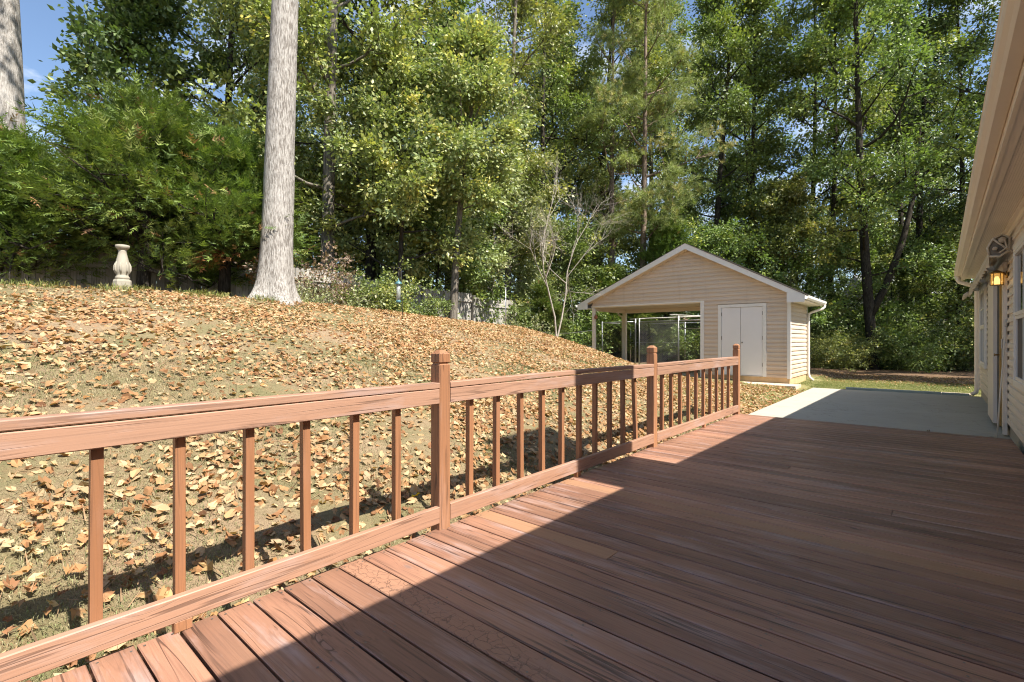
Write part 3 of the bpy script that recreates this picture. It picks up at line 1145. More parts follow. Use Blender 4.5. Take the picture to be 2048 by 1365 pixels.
# front and back header beams, ceiling soffit
MB().box(-SW, OPX - .047, 0.002, 0.11, HDR - .04, HDR + .02).build('header_beam', M_cream, shed)
MB().box(-SW, OPX - .002, SD - 0.11, SD, HDR - .14, HDR + .02).build('header_beam', M_cream, shed)
MB().box(-SW, -SW + .11, 0.112, SD - .112, HDR - .14, HDR + .02).build('header_beam', M_cream, shed)
MB().box(-SW + .11, OPX - .002, 0.112, SD - .112, HDR + .0, HDR + .021).build('ceiling', M_sid_shed, shed)
MB().bevbox(-SW, -SW + .11, 0.0, 0.11, -0.5, HDR - .04, .006).build('post', M_cream, shed)
MB().bevbox(-SW, -SW + .14, SD - .13, SD, -0.5, HDR - .14, .006).build('post', M_cream, shed)
mb = MB()
mb.tube([(-SW - .30, SD + .05, 2.37), (-SW - .30, SD + .05, 2.30), (-SW - .22, SD - .03, 2.22), (-SW - .04, SD - .06, 2.12), (-SW - .03, SD - .06, 2.0), (-SW - .03, SD - .06, 0.2)], .036, 8)
mb.build('downspout', M_cream, shed)
# doors
mb = MB()
mb.box(DX0_, DX0_ + .095, -0.036, 0.0, ZB + .015, 2.17)
mb.box(DX1_ - .095, DX1_, -0.036, 0.0, ZB + .015, 2.17)
mb.box(DX0_, DX1_, -0.038, 0.0, 2.172, 2.262)
mb.build('door_casing', M_white, shed)
xm = (DX0_ + DX1_) / 2 - 0.03
for a, b in ((DX0_ + .10, xm - .004), (xm + .004, DX1_ - .10)):
    d = MB().bevbox(a, b, -0.018, 0.012, ZB + .03, 2.163, .004).build('door', M_door, shed)
    hx = a - .003 if a < xm - .1 else b + .003
    for hz in (0.42, 1.20, 1.92):
        MB().box(hx - .016, hx + .016, -0.030, -0.0185, hz, hz + .11).build('hinge', M_hinge, d)
    if a >= xm:
        MB().tube([(a + .05, -.018, 1.12), (a + .05, -.05, 1.12)], [.012, .022], 8).build('handle', M_hinge, d)
MB().box(DX0_ + .096, DX1_ - .096, -.034, 0.012, ZB + .001, ZB + .024).build('threshold', M_sand, shed)
# roof: decks, shingle courses, rake boards, soffits
Y0, Y1 = -OV, SD + OV
for (xa, za, xb, zb) in ((APX, APZ, EL[0], EL[1]), (APX, APZ, ER[0], ER[1])):
    mb = MB()
    pr = [(xa, za - .002), (xb, zb - .002), (xb, zb - .035), (xa, za - .035)]
    mb.prism(pr, Y0 + 0.03, Y1 - .03, 'y')
    mb.build('roof_deck', M_cream, shed)
    Ls = math.hypot(xb - xa, zb - za)
    ux, uz = (xb - xa) / Ls, (zb - za) / Ls
    sx = 1 if xb > xa else -1
    nx, nz = -uz * sx, ux * sx
    n = int(Ls / 0.142) + 1
    for i in range(n):
        s0 = i * 0.142 - .02
        s1 = min(s0 + 0.165, Ls + .025)
        if i == 0:
            s0 = 0.0
        t0, t1 = 0.004, 0.013
        q = [(xa + ux * s0 + nx * t0, za + uz * s0 + nz * t0), (xa + ux * s1 + nx * t1, za + uz * s1 + nz * t1),
             (xa + ux * s1 + nx * (t1 - .008), za + uz * s1 + nz * (t1 - .008)), (xa + ux * s0 + nx * .0005, za + uz * s0 + nz * .0005)]
        mb = MB().prism(q, Y0 - .015, Y1 + .015, 'y')
        mb.build('shingle_course', M_shingle, shed)
    # rake boards front and back
    for ya, yb in ((Y0, Y0 + .025), (Y1 - .025, Y1)):
        mb = MB()
        xe, ze = xb, zb
        pr = [(xa, za - .004), (xe, ze - .004), (xe, ze - RT_ * .92), (xa, za - RT_ - .015)]
        mb.prism(pr, ya, yb, 'y')
        mb.build('rake_board', M_white, shed)
    # sloped soffit under the front overhang
    mb = MB()
    pr = [(xa, za - RT_ + .005), (xb, zb - RT_ * .85), (xb, zb - RT_ * .85 - .012), (xa, za - RT_ - .008)]
    mb.prism(pr, Y0 + .026, -0.016, 'y')
    mb.build('rake_soffit', M_sid_shed, shed)
    # fascia, eave soffit and box return
    s = 1 if xb > xa else -1
    mb = MB()
    mb.box(min(xb, xb - s * .025), max(xb, xb - s * .025), Y0 + .026, Y1 - .026, zb - .16, zb - .036)
    mb.build('fascia', M_white, shed)
    wx = 0.022 if s > 0 else -SW
    mb = MB()
    mb.box(min(wx, xb - s * .026), max(wx, xb - s * .026), Y0 + .026, Y1 - .026, zb - .158, zb - .146)
    mb.build('eave_soffit', M_white, shed)
    mb = MB()
    x2 = xb - s * .43
    mb.prism([(xb - s * .002, zb - .006), (xb - s * .002, zb - .20), (x2, zb - .20), (x2, roof_z(x2) - RT_)] if s < 0 else
             [(xb - s * .002, zb - .006), (x2, roof_z(x2) - RT_), (x2, zb - .20), (xb - s * .002, zb - .20)], Y0 - .004, Y0 - .001, 'y')
    mb.build('box_return', M_white, shed)
    mb = MB()
    g = [(0.001, -.03), (0.001, -.13), (.06, -.13), (.085, -.09), (.092, -.03), (.086, -.03), (.078, -.085), (.055, -.123), (.008, -.123), (.008, -.03)]
    pr = [(xb + s * p, zb + q) for p, q in g]
    if s < 0:
        pr = pr[::-1]
    mb.prism(pr, Y0 + .0, Y1, 'y')
    mb.build('gutter', M_white, shed)
mb = MB()
mb.tube([(.47, SD + .16, 2.30), (.47, SD + .16, 2.24), (.42, SD + .12, 2.17), (.16, SD + .02, 2.08), (.075, SD - .02, 2.02), (.062, SD - .03, 1.9), (.062, SD - .03, .12), (.09, SD - .05, .02), (.2, SD - .10, -.08)], .04, 8)
mb.build('downspout', M_white, shed)
# rosette on the left post
ball = empty('hanging_ball', (SX - SW + .20, SY - .06, 2.02), 0, 'small rust red ball hanging on the left carport post', 'ornament')
MB().lathe([(.01, -.07), (.05, -.055), (.07, 0), (.05, .055), (.012, .07)], 12).build('ball', M_red, ball)
MB().tube([(0, 0, .07), (-.05, .05, .12)], .006, 5).build('hook', M_iron, ball)

# ------------------------------------------------------------------ dog kennel of chain link behind the shed
KX, KY = -10.7, 18.35
ken = empty('chain_link_kennel', (KX, KY, 0), 0, 'galvanised chain link dog kennel seen through the carport bay', 'kennel')
KW, KD, KH = 5.3, 2.6, 1.86
kz = 0.08


def pipe(a, b, r=.024, mat=None, name='pipe'):
    return MB().tube([a, b], r, 8).build(name, mat or M_galv, ken)


for x, y, h in ((0, 0, 1.9), (1.55, 0, 1.98), (1.72, 0, 1.98), (3.35, 0, 2.05), (KW, 0, 1.9), (0, KD, 1.9), (KW, KD, 1.9), (2.6, KD, 1.9)):
    pipe((x, y, kz - .2), (x, y, kz + h), .03, name='post')
for a, b in (((0, 0, KH), (1.55, 0, KH)), ((1.72, 0, KH), (KW, 0, KH)), ((0, KD, KH), (KW, KD, KH)), ((0, 0, KH), (0, KD, KH)), ((KW, 0, KH), (KW, KD, KH))):
    pipe((a[0], a[1], a[2] + kz), (b[0], b[1], b[2] + kz), .022, name='top_rail')
for a, b in (((0, 0, .08), (1.55, 0, .08)), ((3.35, 0, 1.55), (KW, 0, 1.55)), ((0, KD, 1.0), (KW, KD, 1.0))):
    pipe((a[0], a[1], a[2] + kz), (b[0], b[1], b[2] + kz), .02, name='cross_rail')
for a, b in (((1.72, 0, 1.98), (3.2, KD, 2.12)), ((KW, 0, 1.98), (3.2, KD, 2.12)), ((3.0, 0, 2.1), (KW, KD, 1.98)), ((1.2, .2, 1.98), (KW, .35, 2.02))):
    pipe((a[0], a[1], a[2] + kz), (b[0], b[1], b[2] + kz), .02, M_pipe_w, 'roof_pipe')


def chain(p0, p1, z0, z1, name='chain_link_mesh', wr=.0027, sagtop=None):
    """diamond wire mesh between two ground points"""
    m = MB()
    a, b = Vector((p0[0], p0[1], 0)), Vector((p1[0], p1[1], 0))
    Lx = (b - a).length
    ux = (b - a) / Lx
    nrm = Vector((-ux.y, ux.x, 0))
    pit = .085
    hgt = z1 - z0
    n = int((Lx + hgt) / pit)
    for sgn in (1, -1):
        for i in range(n + 1):
            s = i * pit - (hgt if sgn > 0 else 0)
            t0, t1 = 0.0, hgt
            # line x = s + t (sgn>0) or x = s - t
            if sgn > 0:
                t0 = max(0, -s)
                t1 = min(hgt, Lx - s)
            else:
                t0 = max(0, s - Lx)
                t1 = min(hgt, s)
            if t1 - t0 < .03:
                continue
            q0 = a + ux * (s + sgn * t0) + Vector((0, 0, z0 + t0)) + nrm * (.003 * sgn)
            q1 = a + ux * (s + sgn * t1) + Vector((0, 0, z0 + t1)) + nrm * (.003 * sgn)
            m.tube([q0, q1], wr, 3, cap=False, smooth=False)
    return tag(m.build(name, M_wire, ken), kind='stuff')


chain((0, 0), (1.55, 0), kz + .05, kz + KH)
chain((1.72, 0), (3.35, 0), kz + .05, kz + KH)
chain((1.72, 0), (2.95, 1.0), kz + .05, kz + KH, wr=.003)
chain((3.35, 0), (KW, 0), kz + .05, kz + 1.0)
chain((0, KD), (KW, KD), kz + .05, kz + KH)
pipe((2.95, 1.0, kz), (2.95, 1.0, kz + KH), .022, name='gate_post')

# ------------------------------------------------------------------ wooden fence behind the bank
fen = empty('wooden_fence', (-12.5, 5.0, 0), 0, 'weathered grey picket privacy fence running behind the bank', 'fence')
FX = -12.5
ftop = lambda y: float(np.interp(y, [-8, 1, 6.6, 11, 12.2, 14.6], [2.75, 2.92, 3.08, 2.88, 2.80, 2.70]))
posts_f = [14.55 - 2.28 * i for i in range(10)]
for i, yp in enumerate(posts_f):
    z0 = gz(FX, yp) - .2
    MB().bevbox(0.045, 0.135, yp - .045 - 5, yp + .045 - 5, z0, ftop(yp - .3) - (0.02 if i else .04), .004).build('post', M_fence, fen)
for i in range(len(posts_f) - 1):
    ya, yb = posts_f[i + 1] + .047, posts_f[i] - .047
    tp = ftop((ya + yb) / 2)
    for zz in (tp - .28, tp - 1.02, tp - 1.62):
        MB().box(0.012, 0.050, ya - 5, yb - 5, zz - .045, zz + .045).build('rail', M_fence_r, fen)
    yc = ya - .04
    while yc < yb + .03:
        w = rnd.uniform(.128, .142)
        top = tp + rnd.uniform(-.012, .012)
        zb = gz(FX, yc) - .05
        x0 = rnd.uniform(-.012, -.006)
        y0, y1 = yc - 5, yc + w - 5
        c = .025
        prof = [(y0, zb), (y1, zb), (y1, top - c), (y1 - c, top), (y0 + c, top), (y0, top - c)]
        mb = MB().prism(prof, x0, x0 + .016, 'x')
        mb.build('picket', M_fence, fen)
        yc += w + rnd.uniform(.004, .012)
mb = MB()
zt = ftop(14.6)
for i in range(9):
    mb = MB().box(-.02 - i * .145, .115 - i * .145, 9.60, 9.618, gz(-13, 14.6) - .1, zt + .02 - .01 * (i % 2))
    mb.build('picket', M_fence, fen)
mb = MB().box(-1.3, .13, 9.54, 9.66, zt + .03, zt + .055)
mb.build('cap_board', M_fence_r, fen)

# ------------------------------------------------------------------ stone pedestal, bird feeder, small things on the bank
px_, py_ = spot(245, 7.55)
ped = empty('stone_pedestal', (px_, py_, gz(px_, py_) - .02), 0.4, 'pale carved stone pedestal standing at the top of the bank', 'pedestal')
mb = MB()
mb.lathe([(.150, 0), (.152, .17), (.140, .195), (.118, .20)], 8, smooth=False)
mb.build('plinth', M_stone, ped)
mb = MB()
mb.lathe([(.118, .2005), (.122, .225), (.100, .245), (.096, .262), (.112, .285), (.126, .335), (.122, .395), (.098, .470), (.074, .545), (.066, .585), (.072, .605)], 20)
mb.build('baluster_stem', M_stone, ped)
mb = MB()
mb.lathe([(.073, .606), (.098, .628), (.118, .645), (.118, .672), (.095, .678)], 20)
mb.build('capital', M_stone, ped)
ped.scale = (.78, .78, 1.12)
for k in range(8):
    a = k * math.pi / 4
    c, s = math.cos(a), math.sin(a)
    mb = MB()
    mb.tube([(c * .108, s * .108, .275), (c * .130, s * .130, .33), (c * .129, s * .129, .385), (c * .108, s * .108, .44)], [.008, .020, .017, .005], 6)
    mb.build('carved_leaf', M_stone, ped)

fx, fy = spot(803, 10.0)
fz = gz(fx, fy)
fd = empty('hook_pole', (fx, fy, fz - .05), YAW, 'thin black hook pole standing in the bank', 'pole')
hp = []
for k in range(9):
    a = math.pi * k / 8
    hp.append((-.0 - .085 + .085 * math.cos(a), 0, 1.05 + .10 * math.sin(a)))
MB().tube([(0.03, 0, 0), (0.012, 0, .5)] + hp + [(-.168, 0, 1.0)], .007, 6).build('rod', M_iron, fd)
bf_x, bf_y = spot(797, 9.95)
bf = empty('bird_feeder', (bf_x, bf_y, fz + .36), 0, 'teal capped tube bird feeder hanging from the hook pole', 'bird feeder')
MB().lathe([(.008, .50), (.012, .46), (.055, .43), (.075, .395), (.076, .385), (.05, .383)], 14).build('cap', M_feed_g, bf)
MB().lathe([(.042, .05), (.042, .382)], 14).build('seed_tube', M_tube, bf)
MB().lathe([(.03, .0), (.052, .012), (.052, .049), (.043, .0495)], 14).build('base', M_feed_g, bf)
for hz, a in ((.10, 0), (.10, math.pi), (.2, 1.57), (.2, -1.57), (.29, 0), (.29, math.pi)):
    MB().tube([(.04 * math.cos(a), .04 * math.sin(a), hz), (.085 * math.cos(a), .085 * math.sin(a), hz)], .005, 5).build('perch', M_iron, bf)
MB().tube([(0, 0, .50), (0, 0, .64)], .004, 5).build('hanger', M_iron, bf)

mx, my = spot(1011, 14.6)
mp = empty('metal_stake', (mx, my, gz(mx, my) - .1), 0, 'thin grey metal stake standing before the end of the fence', 'stake')
MB().tube([(0, 0, 0), (0.01, 0, 1.35)], .012, 6).build('rod', M_galv, mp)
MB().lathe([(.02, 1.352), (.05, 1.37), (.05, 1.39), (.012, 1.42)], 10).build('finial', M_iron, mp)

mb = MB()
mb.bevbox(-1.72, 0.2, 15.72, 15.86, -.2, -.075, .012)
mb.bevbox(0.21, 0.7, 15.73, 15.85, -.2, -.08, .012)
tag(mb.build('garden_edging', M_edge), 'low teal grey edging timber lying beyond the patio', 'edging')

# two slack white cables between the bank and the shed post
for zz, lab in ((1.55, 'upper slack white wire strung towards the left shed post'), (0.95, 'lower slack white wire strung towards the left shed post')):
    ax, ay = -12.4, 14.4
    bx, by = SX - SW, SY + .05
    pts = []
    for k in range(9):
        t = k / 8
        pts.append((ax + (bx - ax) * t, ay + (by - ay) * t, zz + .25 - .25 * t - .22 * math.sin(math.pi * t)))
    tag(MB().tube(pts, .012, 5).build('wire', M_pipe_w), lab, 'wire', 'slack wires by the shed')

# ------------------------------------------------------------------ vegetation
def unit(a):
    return a / np.maximum(np.linalg.norm(a, axis=-1, keepdims=True), 1e-9)


def leaf_tris(C, d, s, size, asp, fold, cols):
    """folded diamond leaves: 2 triangles each"""
    n = len(C)
    nn = unit(np.cross(d, s))
    L_ = size[:, None]
    W_ = (size * asp)[:, None]
    v0 = C
    v1 = C + d * L_ * .42 + s * W_ * .5 + nn * fold[:, None] * W_
    v2 = C + d * L_
    v3 = C + d * L_ * .42 - s * W_ * .5 + nn * fold[:, None] * W_
    V = np.stack([v0, v1, v2, v3], 1).reshape(-1, 3)
    b = np.arange(n)[:, None] * 4
    T = np.concatenate([b + np.array([[0, 1, 2]]), b + np.array([[0, 2, 3]])], 1).reshape(-1, 3)
    return V, T, np.repeat(cols, 2, 0)


PAL = {
    'green': [(0.137, 0.188, 0.037), (0.176, 0.231, 0.044), (0.098, 0.138, 0.034), (0.247, 0.275, 0.063)],
    'olive': [(0.195, 0.213, 0.048), (0.247, 0.256, 0.057), (0.143, 0.163, 0.044), (0.345, 0.300, 0.075)],
    'yellow': [(0.241, 0.275, 0.095), (0.318, 0.324, 0.112), (0.174, 0.215, 0.078), (0.414, 0.380, 0.147)],
    'deep': [(0.091, 0.131, 0.034), (0.124, 0.169, 0.039), (0.065, 0.098, 0.030), (0.169, 0.200, 0.048)],
    'dry': [(0.30, 0.19, 0.13), (0.38, 0.26, 0.18), (0.24, 0.16, 0.10), (0.20, 0.19, 0.08)],
    'pale': [(0.273, 0.306, 0.127), (0.338, 0.356, 0.155), (0.202, 0.237, 0.092), (0.403, 0.375, 0.172)],
    'cedar': [(0.122, 0.184, 0.043), (0.174, 0.243, 0.053), (0.089, 0.136, 0.037), (0.243, 0.291, 0.079)],
    'pine': [(0.260, 0.306, 0.115), (0.325, 0.356, 0.138), (0.195, 0.237, 0.092), (0.390, 0.350, 0.149)],
}


def pick(rg, pal, n, cl):
    P = np.array(PAL[pal])
    w = P[np.clip((cl * 3.2 + rg.normal(0, .55, n)), 0, 3).astype(int)]
    if pal in ('green', 'olive', 'deep', 'yellow'):
        hot = ((cl * 977.0) % 1.0) < .16          # whole twigs tinted paler and yellower
        w = np.where(hot[:, None], w * np.array([1.6, 1.5, .9]), w * np.array([1.06, 1.16, 1.05]))
    return w * rg.uniform(.78, 1.25, (n, 1))


def curve(rg, p0, d0, L_, n, up, wob):
    pts = [np.array(p0, float)]
    d = unit(np.array(d0, float))
    for k in range(n):
        d = unit(d + np.array([0, 0, up]) / n + rg.normal(0, wob, 3))
        pts.append(pts[-1] + d * L_ / n)
    return pts


def skeleton(rg, H, h0, Rc, tr, lean=(0, 0), nb=30, wob=.05, prof=None, fork=0, up=.55, flare=1.5, nsub=5, seg=7, straight=False):
    """returns wood MB and list of twig ends (pos, outward dir, weight)"""
    mb = MB()
    n = 9
    tp = []
    ph = rg.uniform(0, 6.28, 2)
    for k in range(n + 1):
        t = k / n
        a = 0 if straight else wob * H * .12
        tp.append(np.array([lean[0] * t + a * math.sin(3.1 * t + ph[0]) * t, lean[1] * t + a * math.sin(2.6 * t + ph[1]) * t, H * .95 * t - (0.25 if k == 0 else 0)]))
    rr = [tr * (1 - .86 * (k / n) ** 1.1) for k in range(n + 1)]
    if flare > 1:
        # denser rings near the ground for the root flare
        pts = [tp[0], tp[0] * .985 + tp[1] * .015 + np.array([0, 0, .30]), tp[0] * .94 + tp[1] * .06 + np.array([0, 0, .35]), tp[0] * .8 + tp[1] * .2 + np.array([0, 0, .25])]
        r_ = [tr * flare, tr * (1 + (flare - 1) * .5), tr * (1 + (flare - 1) * .15), tr * .99]
        mb.tube(pts + tp[1:], r_ + rr[1:], seg + 3)
    else:
        mb.tube(tp, rr, seg + 3)
    tips = []

    def at_h(z):
        t = np.clip(z / (H * .95), 0, 1) * n
        i = min(int(t), n - 1)
        f = t - i
        return tp[i] * (1 - f) + tp[i + 1] * f, rr[i] * (1 - f) + rr[i + 1] * f
    for b in range(nb):
        t = (b + rg.uniform(0, .9)) / nb
        z = h0 + (H * .96 - h0) * t
        p, r = at_h(z)
        az = b * 2.4 + rg.normal(0, .5)
        pf = prof(t) if prof else (.55 + .45 * math.sin(math.pi * min(1, t * 1.15 + .1))) * (1 - .45 * t ** 3)
        Lb = Rc * pf * rg.uniform(.65, 1.15)
        el = .15 + .75 * t + rg.normal(0, .15)
        d = np.array([math.cos(az) * math.cos(el), math.sin(az) * math.cos(el), math.sin(el)])
        pts = curve(rg, p, d, Lb, 5, up * .4, .13)
        rb = min(r * .6, .012 + Lb * .016)
        mb.tube(pts, [rb, rb * .8, rb * .62, rb * .45, rb * .3, rb * .12], 5, cap=False)
        out = np.array([math.cos(az), math.sin(az), 0.2])
        tips.append((pts[5], out, 1.0))
        tips.append((pts[4], out, .8))
        for j in range(nsub):
            s = rg.uniform(.3, .95) * 5
            i = min(int(s), 4)
            q = pts[i] * (1 - s + i) + pts[i + 1] * (s - i)
            dd = unit(d * .5 + rg.normal(0, .6, 3) + np.array([0, 0, .12]))
            Ls = Lb * rg.uniform(.22, .5)
            sp = curve(rg, q, dd, Ls, 2, .2, .15)
            mb.tube(sp, [rb * .42, rb * .28, rb * .08], 4, cap=False)
            tips.append((sp[2], unit(out + dd), 1.0))
            tips.append((sp[1], unit(out + dd), .55))
    return mb, tips


def foliage(rg, tips, nleaf, size, clump, pal, flat=.6, droop=.35, asp=.62, mat=None, keep=None):
    P = np.array([t[0] for t in tips])
    O = np.array([t[1] for t in tips])
    W = np.array([t[2] for t in tips]) * rg.uniform(.35, 1.6, len(tips))
    if keep is not None:
        m = keep(P)
        P, O, W = P[m], O[m], W[m]
    W = W / W.sum()
    ci = rg.choice(len(P), nleaf, p=W)
    rad_ = np.abs(rg.normal(0, 1, (nleaf, 1))) ** .8
    dirs = unit(rg.normal(0, 1, (nleaf, 3)))
    off = dirs * rad_ * clump * .62
    off[:, 2] *= flat
    cs = rg.uniform(.75, 1.3, len(P))
    C = P[ci] + off * cs[ci][:, None]
    d = unit(O[ci] * .7 + dirs * .7 + rg.normal(0, .55, (nleaf, 3)) + np.array([0, 0, -droop]))
    u = unit(np.array([0, 0, 1.0]) + rg.normal(0, .75, (nleaf, 3)))
    s = unit(np.cross(d, u))
    cl = rg.uniform(0, 1, len(P))
    cols = pick(rg, pal, nleaf, cl[ci])
    sz = size * rg.uniform(.6, 1.3, nleaf)
    V, T, c = leaf_tris(C, d, s, sz, asp, rg.uniform(-.12, .22, nleaf), cols)
    return tri_mesh('crown', V, T, c, mat or M_leaf)


def plant_tree(name, loc, label, cat, group, wood_mesh, crown_meshes, rz=0.0, sc=1.0):
    r = empty(name, loc, rz, label, cat, group)
    r.scale = (sc, sc, sc)
    if wood_mesh:
        link('trunk', wood_mesh, r)
    for m in crown_meshes:
        link('crown', m, r)
    return r


def wood_mesh(mb, mat):
    m = mb.mesh('trunk')
    m.materials.append(mat)
    return m


WG = 'forest trees at the edge of the wood'
# --- 1. two big pale trunks standing on the bank
def big_trunk(px, d, r0, H, lean, seed, label, rz=0, ky=None):
    rg = np.random.default_rng(seed)
    x, y = spot(px, d)
    mb, tips = skeleton(rg, H, H * .55, 5.2, r0, lean, nb=26, wob=.03, flare=1.0, nsub=5, seg=18)
    # buttress: separate, more finely modelled lower trunk replaces the plain one
    mb2 = MB()
    seg = 40
    zs = [-.35, -.1, .0, .08, .18, .3, .45, .65, .9, 1.3, 1.9, 2.6]
    vs, fs = [], []
    for z in zs:
        fl = 1 + 1.05 * math.exp(-max(z + .1, 0) / .26) * .9 + .12 * math.exp(-max(z, 0) / .9)
        for k in range(seg):
            a = 2 * math.pi * k / seg
            lob = 1 + (.16 * math.sin(a * 5 + seed) + .09 * math.sin(a * 3 + 1.0)) * math.exp(-max(z, 0) / .4) + .012 * math.sin(a * 9 + z)
            t = max(z, 0) / (H * .95)
            cx = lean[0] * t
            cy = lean[1] * t
            rr = r0 * (1 - .86 * max(t, 0) ** 1.1) * fl * lob
            vs.append((cx + rr * math.cos(a), cy + rr * math.sin(a), z))
    for k in range(len(zs) - 1):
        for s in range(seg):
            s2 = (s + 1) % seg
            fs.append((k * seg + s, k * seg + s2, (k + 1) * seg + s2, (k + 1) * seg + s))
    mb.add(vs, fs, True)
    cm = foliage(rg, tips, 6000, .24, .75, 'olive')
    return plant_tree('tall_tree', (x, y, gz(x, y)), label, 'tree', 'big trees on the bank', wood_mesh(mb, M_bark_pale), [cm])


big_trunk(549, 9.35, .285, 25, (.9, .55), 21, 'tall tree with thick pale straight trunk flaring at the crest of the bank')
big_trunk(2, 11.6, .60, 24, (-.6, -.3), 22, 'huge pale trunk cut off by the left photo edge, behind the conifers')


# --- 2. feathery conifers (sprays)
def spray_mesh(rg, B, D, U, size, cols, nl=4):
    """fan of narrow leaflets; B base, D axis, U side"""
    n = len(B)
    Vs, Ts, Cs = [], [], []
    for k in range(nl * 2 + 1):
        if k == nl * 2:
            b = B + D * (size * .72)[:, None]
            d = D
            l = size * .42
        else:
            i = k // 2
            sg = 1 if k % 2 else -1
            t = (i + .3) / nl
            b = B + D * (size * t * .85)[:, None]
            a = .85 - .25 * t
            d = unit(D * math.cos(a) + U * sg * math.sin(a) + rg.normal(0, .16, (n, 3)))
            l = size * (.55 - .28 * t) * rg.uniform(.7, 1.25, n)
        s = unit(np.cross(d, np.cross(D, U) + rg.normal(0, .25, (n, 3))))
        V = np.stack([b - s * (l * .12)[:, None], b + s * (l * .12)[:, None], b + d * l[:, None]], 1).reshape(-1, 3)
        T_ = np.arange(3 * n).reshape(-1, 3)
        c = cols * rg.uniform(.85, 1.15, (n, 1))
        Ts.append(T_ + sum(len(v) for v in Vs))
        Vs.append(V)
        Cs.append(c)
    return np.concatenate(Vs), np.concatenate(Ts), np.concatenate(Cs)


def conifer(seed, H, Rc, h0, nspray, lean=(0, 0), tr=.14, pal='cedar', size=.21, nb=44, multi=None, prof=None, dead=0, lift=True):
    rg = np.random.default_rng(seed)
    prof = prof or (lambda t: (1.0 - .85 * t ** 1.2) * (1 if t > .12 else .75))
    mb, tips = skeleton(rg, H, h0, Rc, tr, lean, nb=nb, wob=.06, prof=prof, up=.55, flare=1.25, nsub=7)
    P = np.array([t[0] for t in tips])
    O = np.array([t[1] for t in tips])
    W = rg.uniform(.0, 1.5, len(P)) ** 2.0
    ci = rg.choice(len(P), nspray, p=W / W.sum())
    off = rg.normal(0, 1, (nspray, 3)) * np.array([.20, .20, .11]) * (Rc / 2.2)
    B = P[ci] + off
    low = (B[:, 2] > (.72 if lift else .2) + rg.uniform(0, .9, nspray)) | (np.isin(ci, np.argsort(P[:, 2])[:dead]) if dead else False)
    B, ci = B[low], ci[low]
    nspray = len(B)
    D = unit(O[ci] * 1.1 + np.array([0, 0, .05]) + rg.normal(0, .40, (nspray, 3)))
    U = unit(np.cross(D, np.array([0, 0, 1.0]) + rg.normal(0, .38, (nspray, 3))))
    cl = rg.uniform(0, 1, len(P))
    cols = pick(rg, pal, nspray, cl[ci])
    if dead:
        k = np.argsort(P[:, 2])[:dead]
        m = np.isin(ci, k)
        cols[m] = np.array([.36, .16, .06]) * rg.uniform(.6, 1.2, (m.sum(), 1))
    br = rg.uniform(0, 1, nspray) < .018
    cols[br] = np.array([.34, .20, .10])
    V, T_, c = spray_mesh(rg, B, D, U, size * rg.uniform(.65, 1.3, nspray), cols)
    return wood_mesh(mb, M_bark_dark), tri_mesh('crown', V, T_, c, M_needle)


CG = 'feathery conifers on the bank'
for px, d, H, Rc, h0, ns, lean, seed, dead, lab in (
        (18, 8.9, 3.7, 2.3, 1.0, 10800, (-.3, -.2), 31, 0, 'feathery green conifer at the far left, its branch stems leaning over the fence'),
        (282, 9.2, 4.3, 2.2, 1.2, 12600, (-.1, .2), 32, 0, 'feathery green conifer with dark upright trunk behind the stone pedestal'),
        (445, 9.9, 3.7, 1.8, 1.1, 10800, (.1, .15), 33, 7, 'feathery conifer with curved trunk and rusty dead spray beside the thick pale trunk'),
        (150, 10.8, 3.9, 2.0, 1.2, 9600, (.1, 0), 34, 0, 'taller conifer behind the pair at left, rising towards the blue gap'),
        (385, 11.2, 4.3, 1.9, 1.2, 9000, (0, 0), 35, 0, 'conifer standing back against the fence left of the thick pale trunk')):
    w, c = conifer(seed, H, Rc, h0, ns, lean, dead=dead)
    x, y = spot(px, d)
    plant_tree('conifer_tree', (x, y, gz(x, y) - .05), lab, 'tree', CG, w, [c])
w, c = conifer(41, 6.9, 2.6, .6, 15000, (0, 0), pal='cedar', size=.27, lift=False)
x, y = spot(1330, 24.0)
plant_tree('conifer_tree', (x, y, gz(x, y)), 'bright green cedar rising behind the left half of the shed roof', 'tree', 'cedars behind the shed', w, [c])
x, y = spot(1225, 23.5)
plant_tree('conifer_tree', (x, y, gz(x, y)), 'shorter dark cedar seen through the open bay of the shed', 'tree', 'cedars behind the shed', w, [c], 2.1, .66)
x, y = spot(1290, 23.3)
plant_tree('conifer_tree', (x, y, gz(x, y)), 'low cedar behind the kennel, seen below the shed header', 'tree', 'cedars behind the shed', w, [c], 3.7, .62)
x, y = spot(1085, 18.5)
plant_tree('conifer_tree', (x, y, gz(x, y)), 'low bright cedar just past the end of the fence', 'tree', 'cedars behind the shed', w, [c], 5.0, .42)


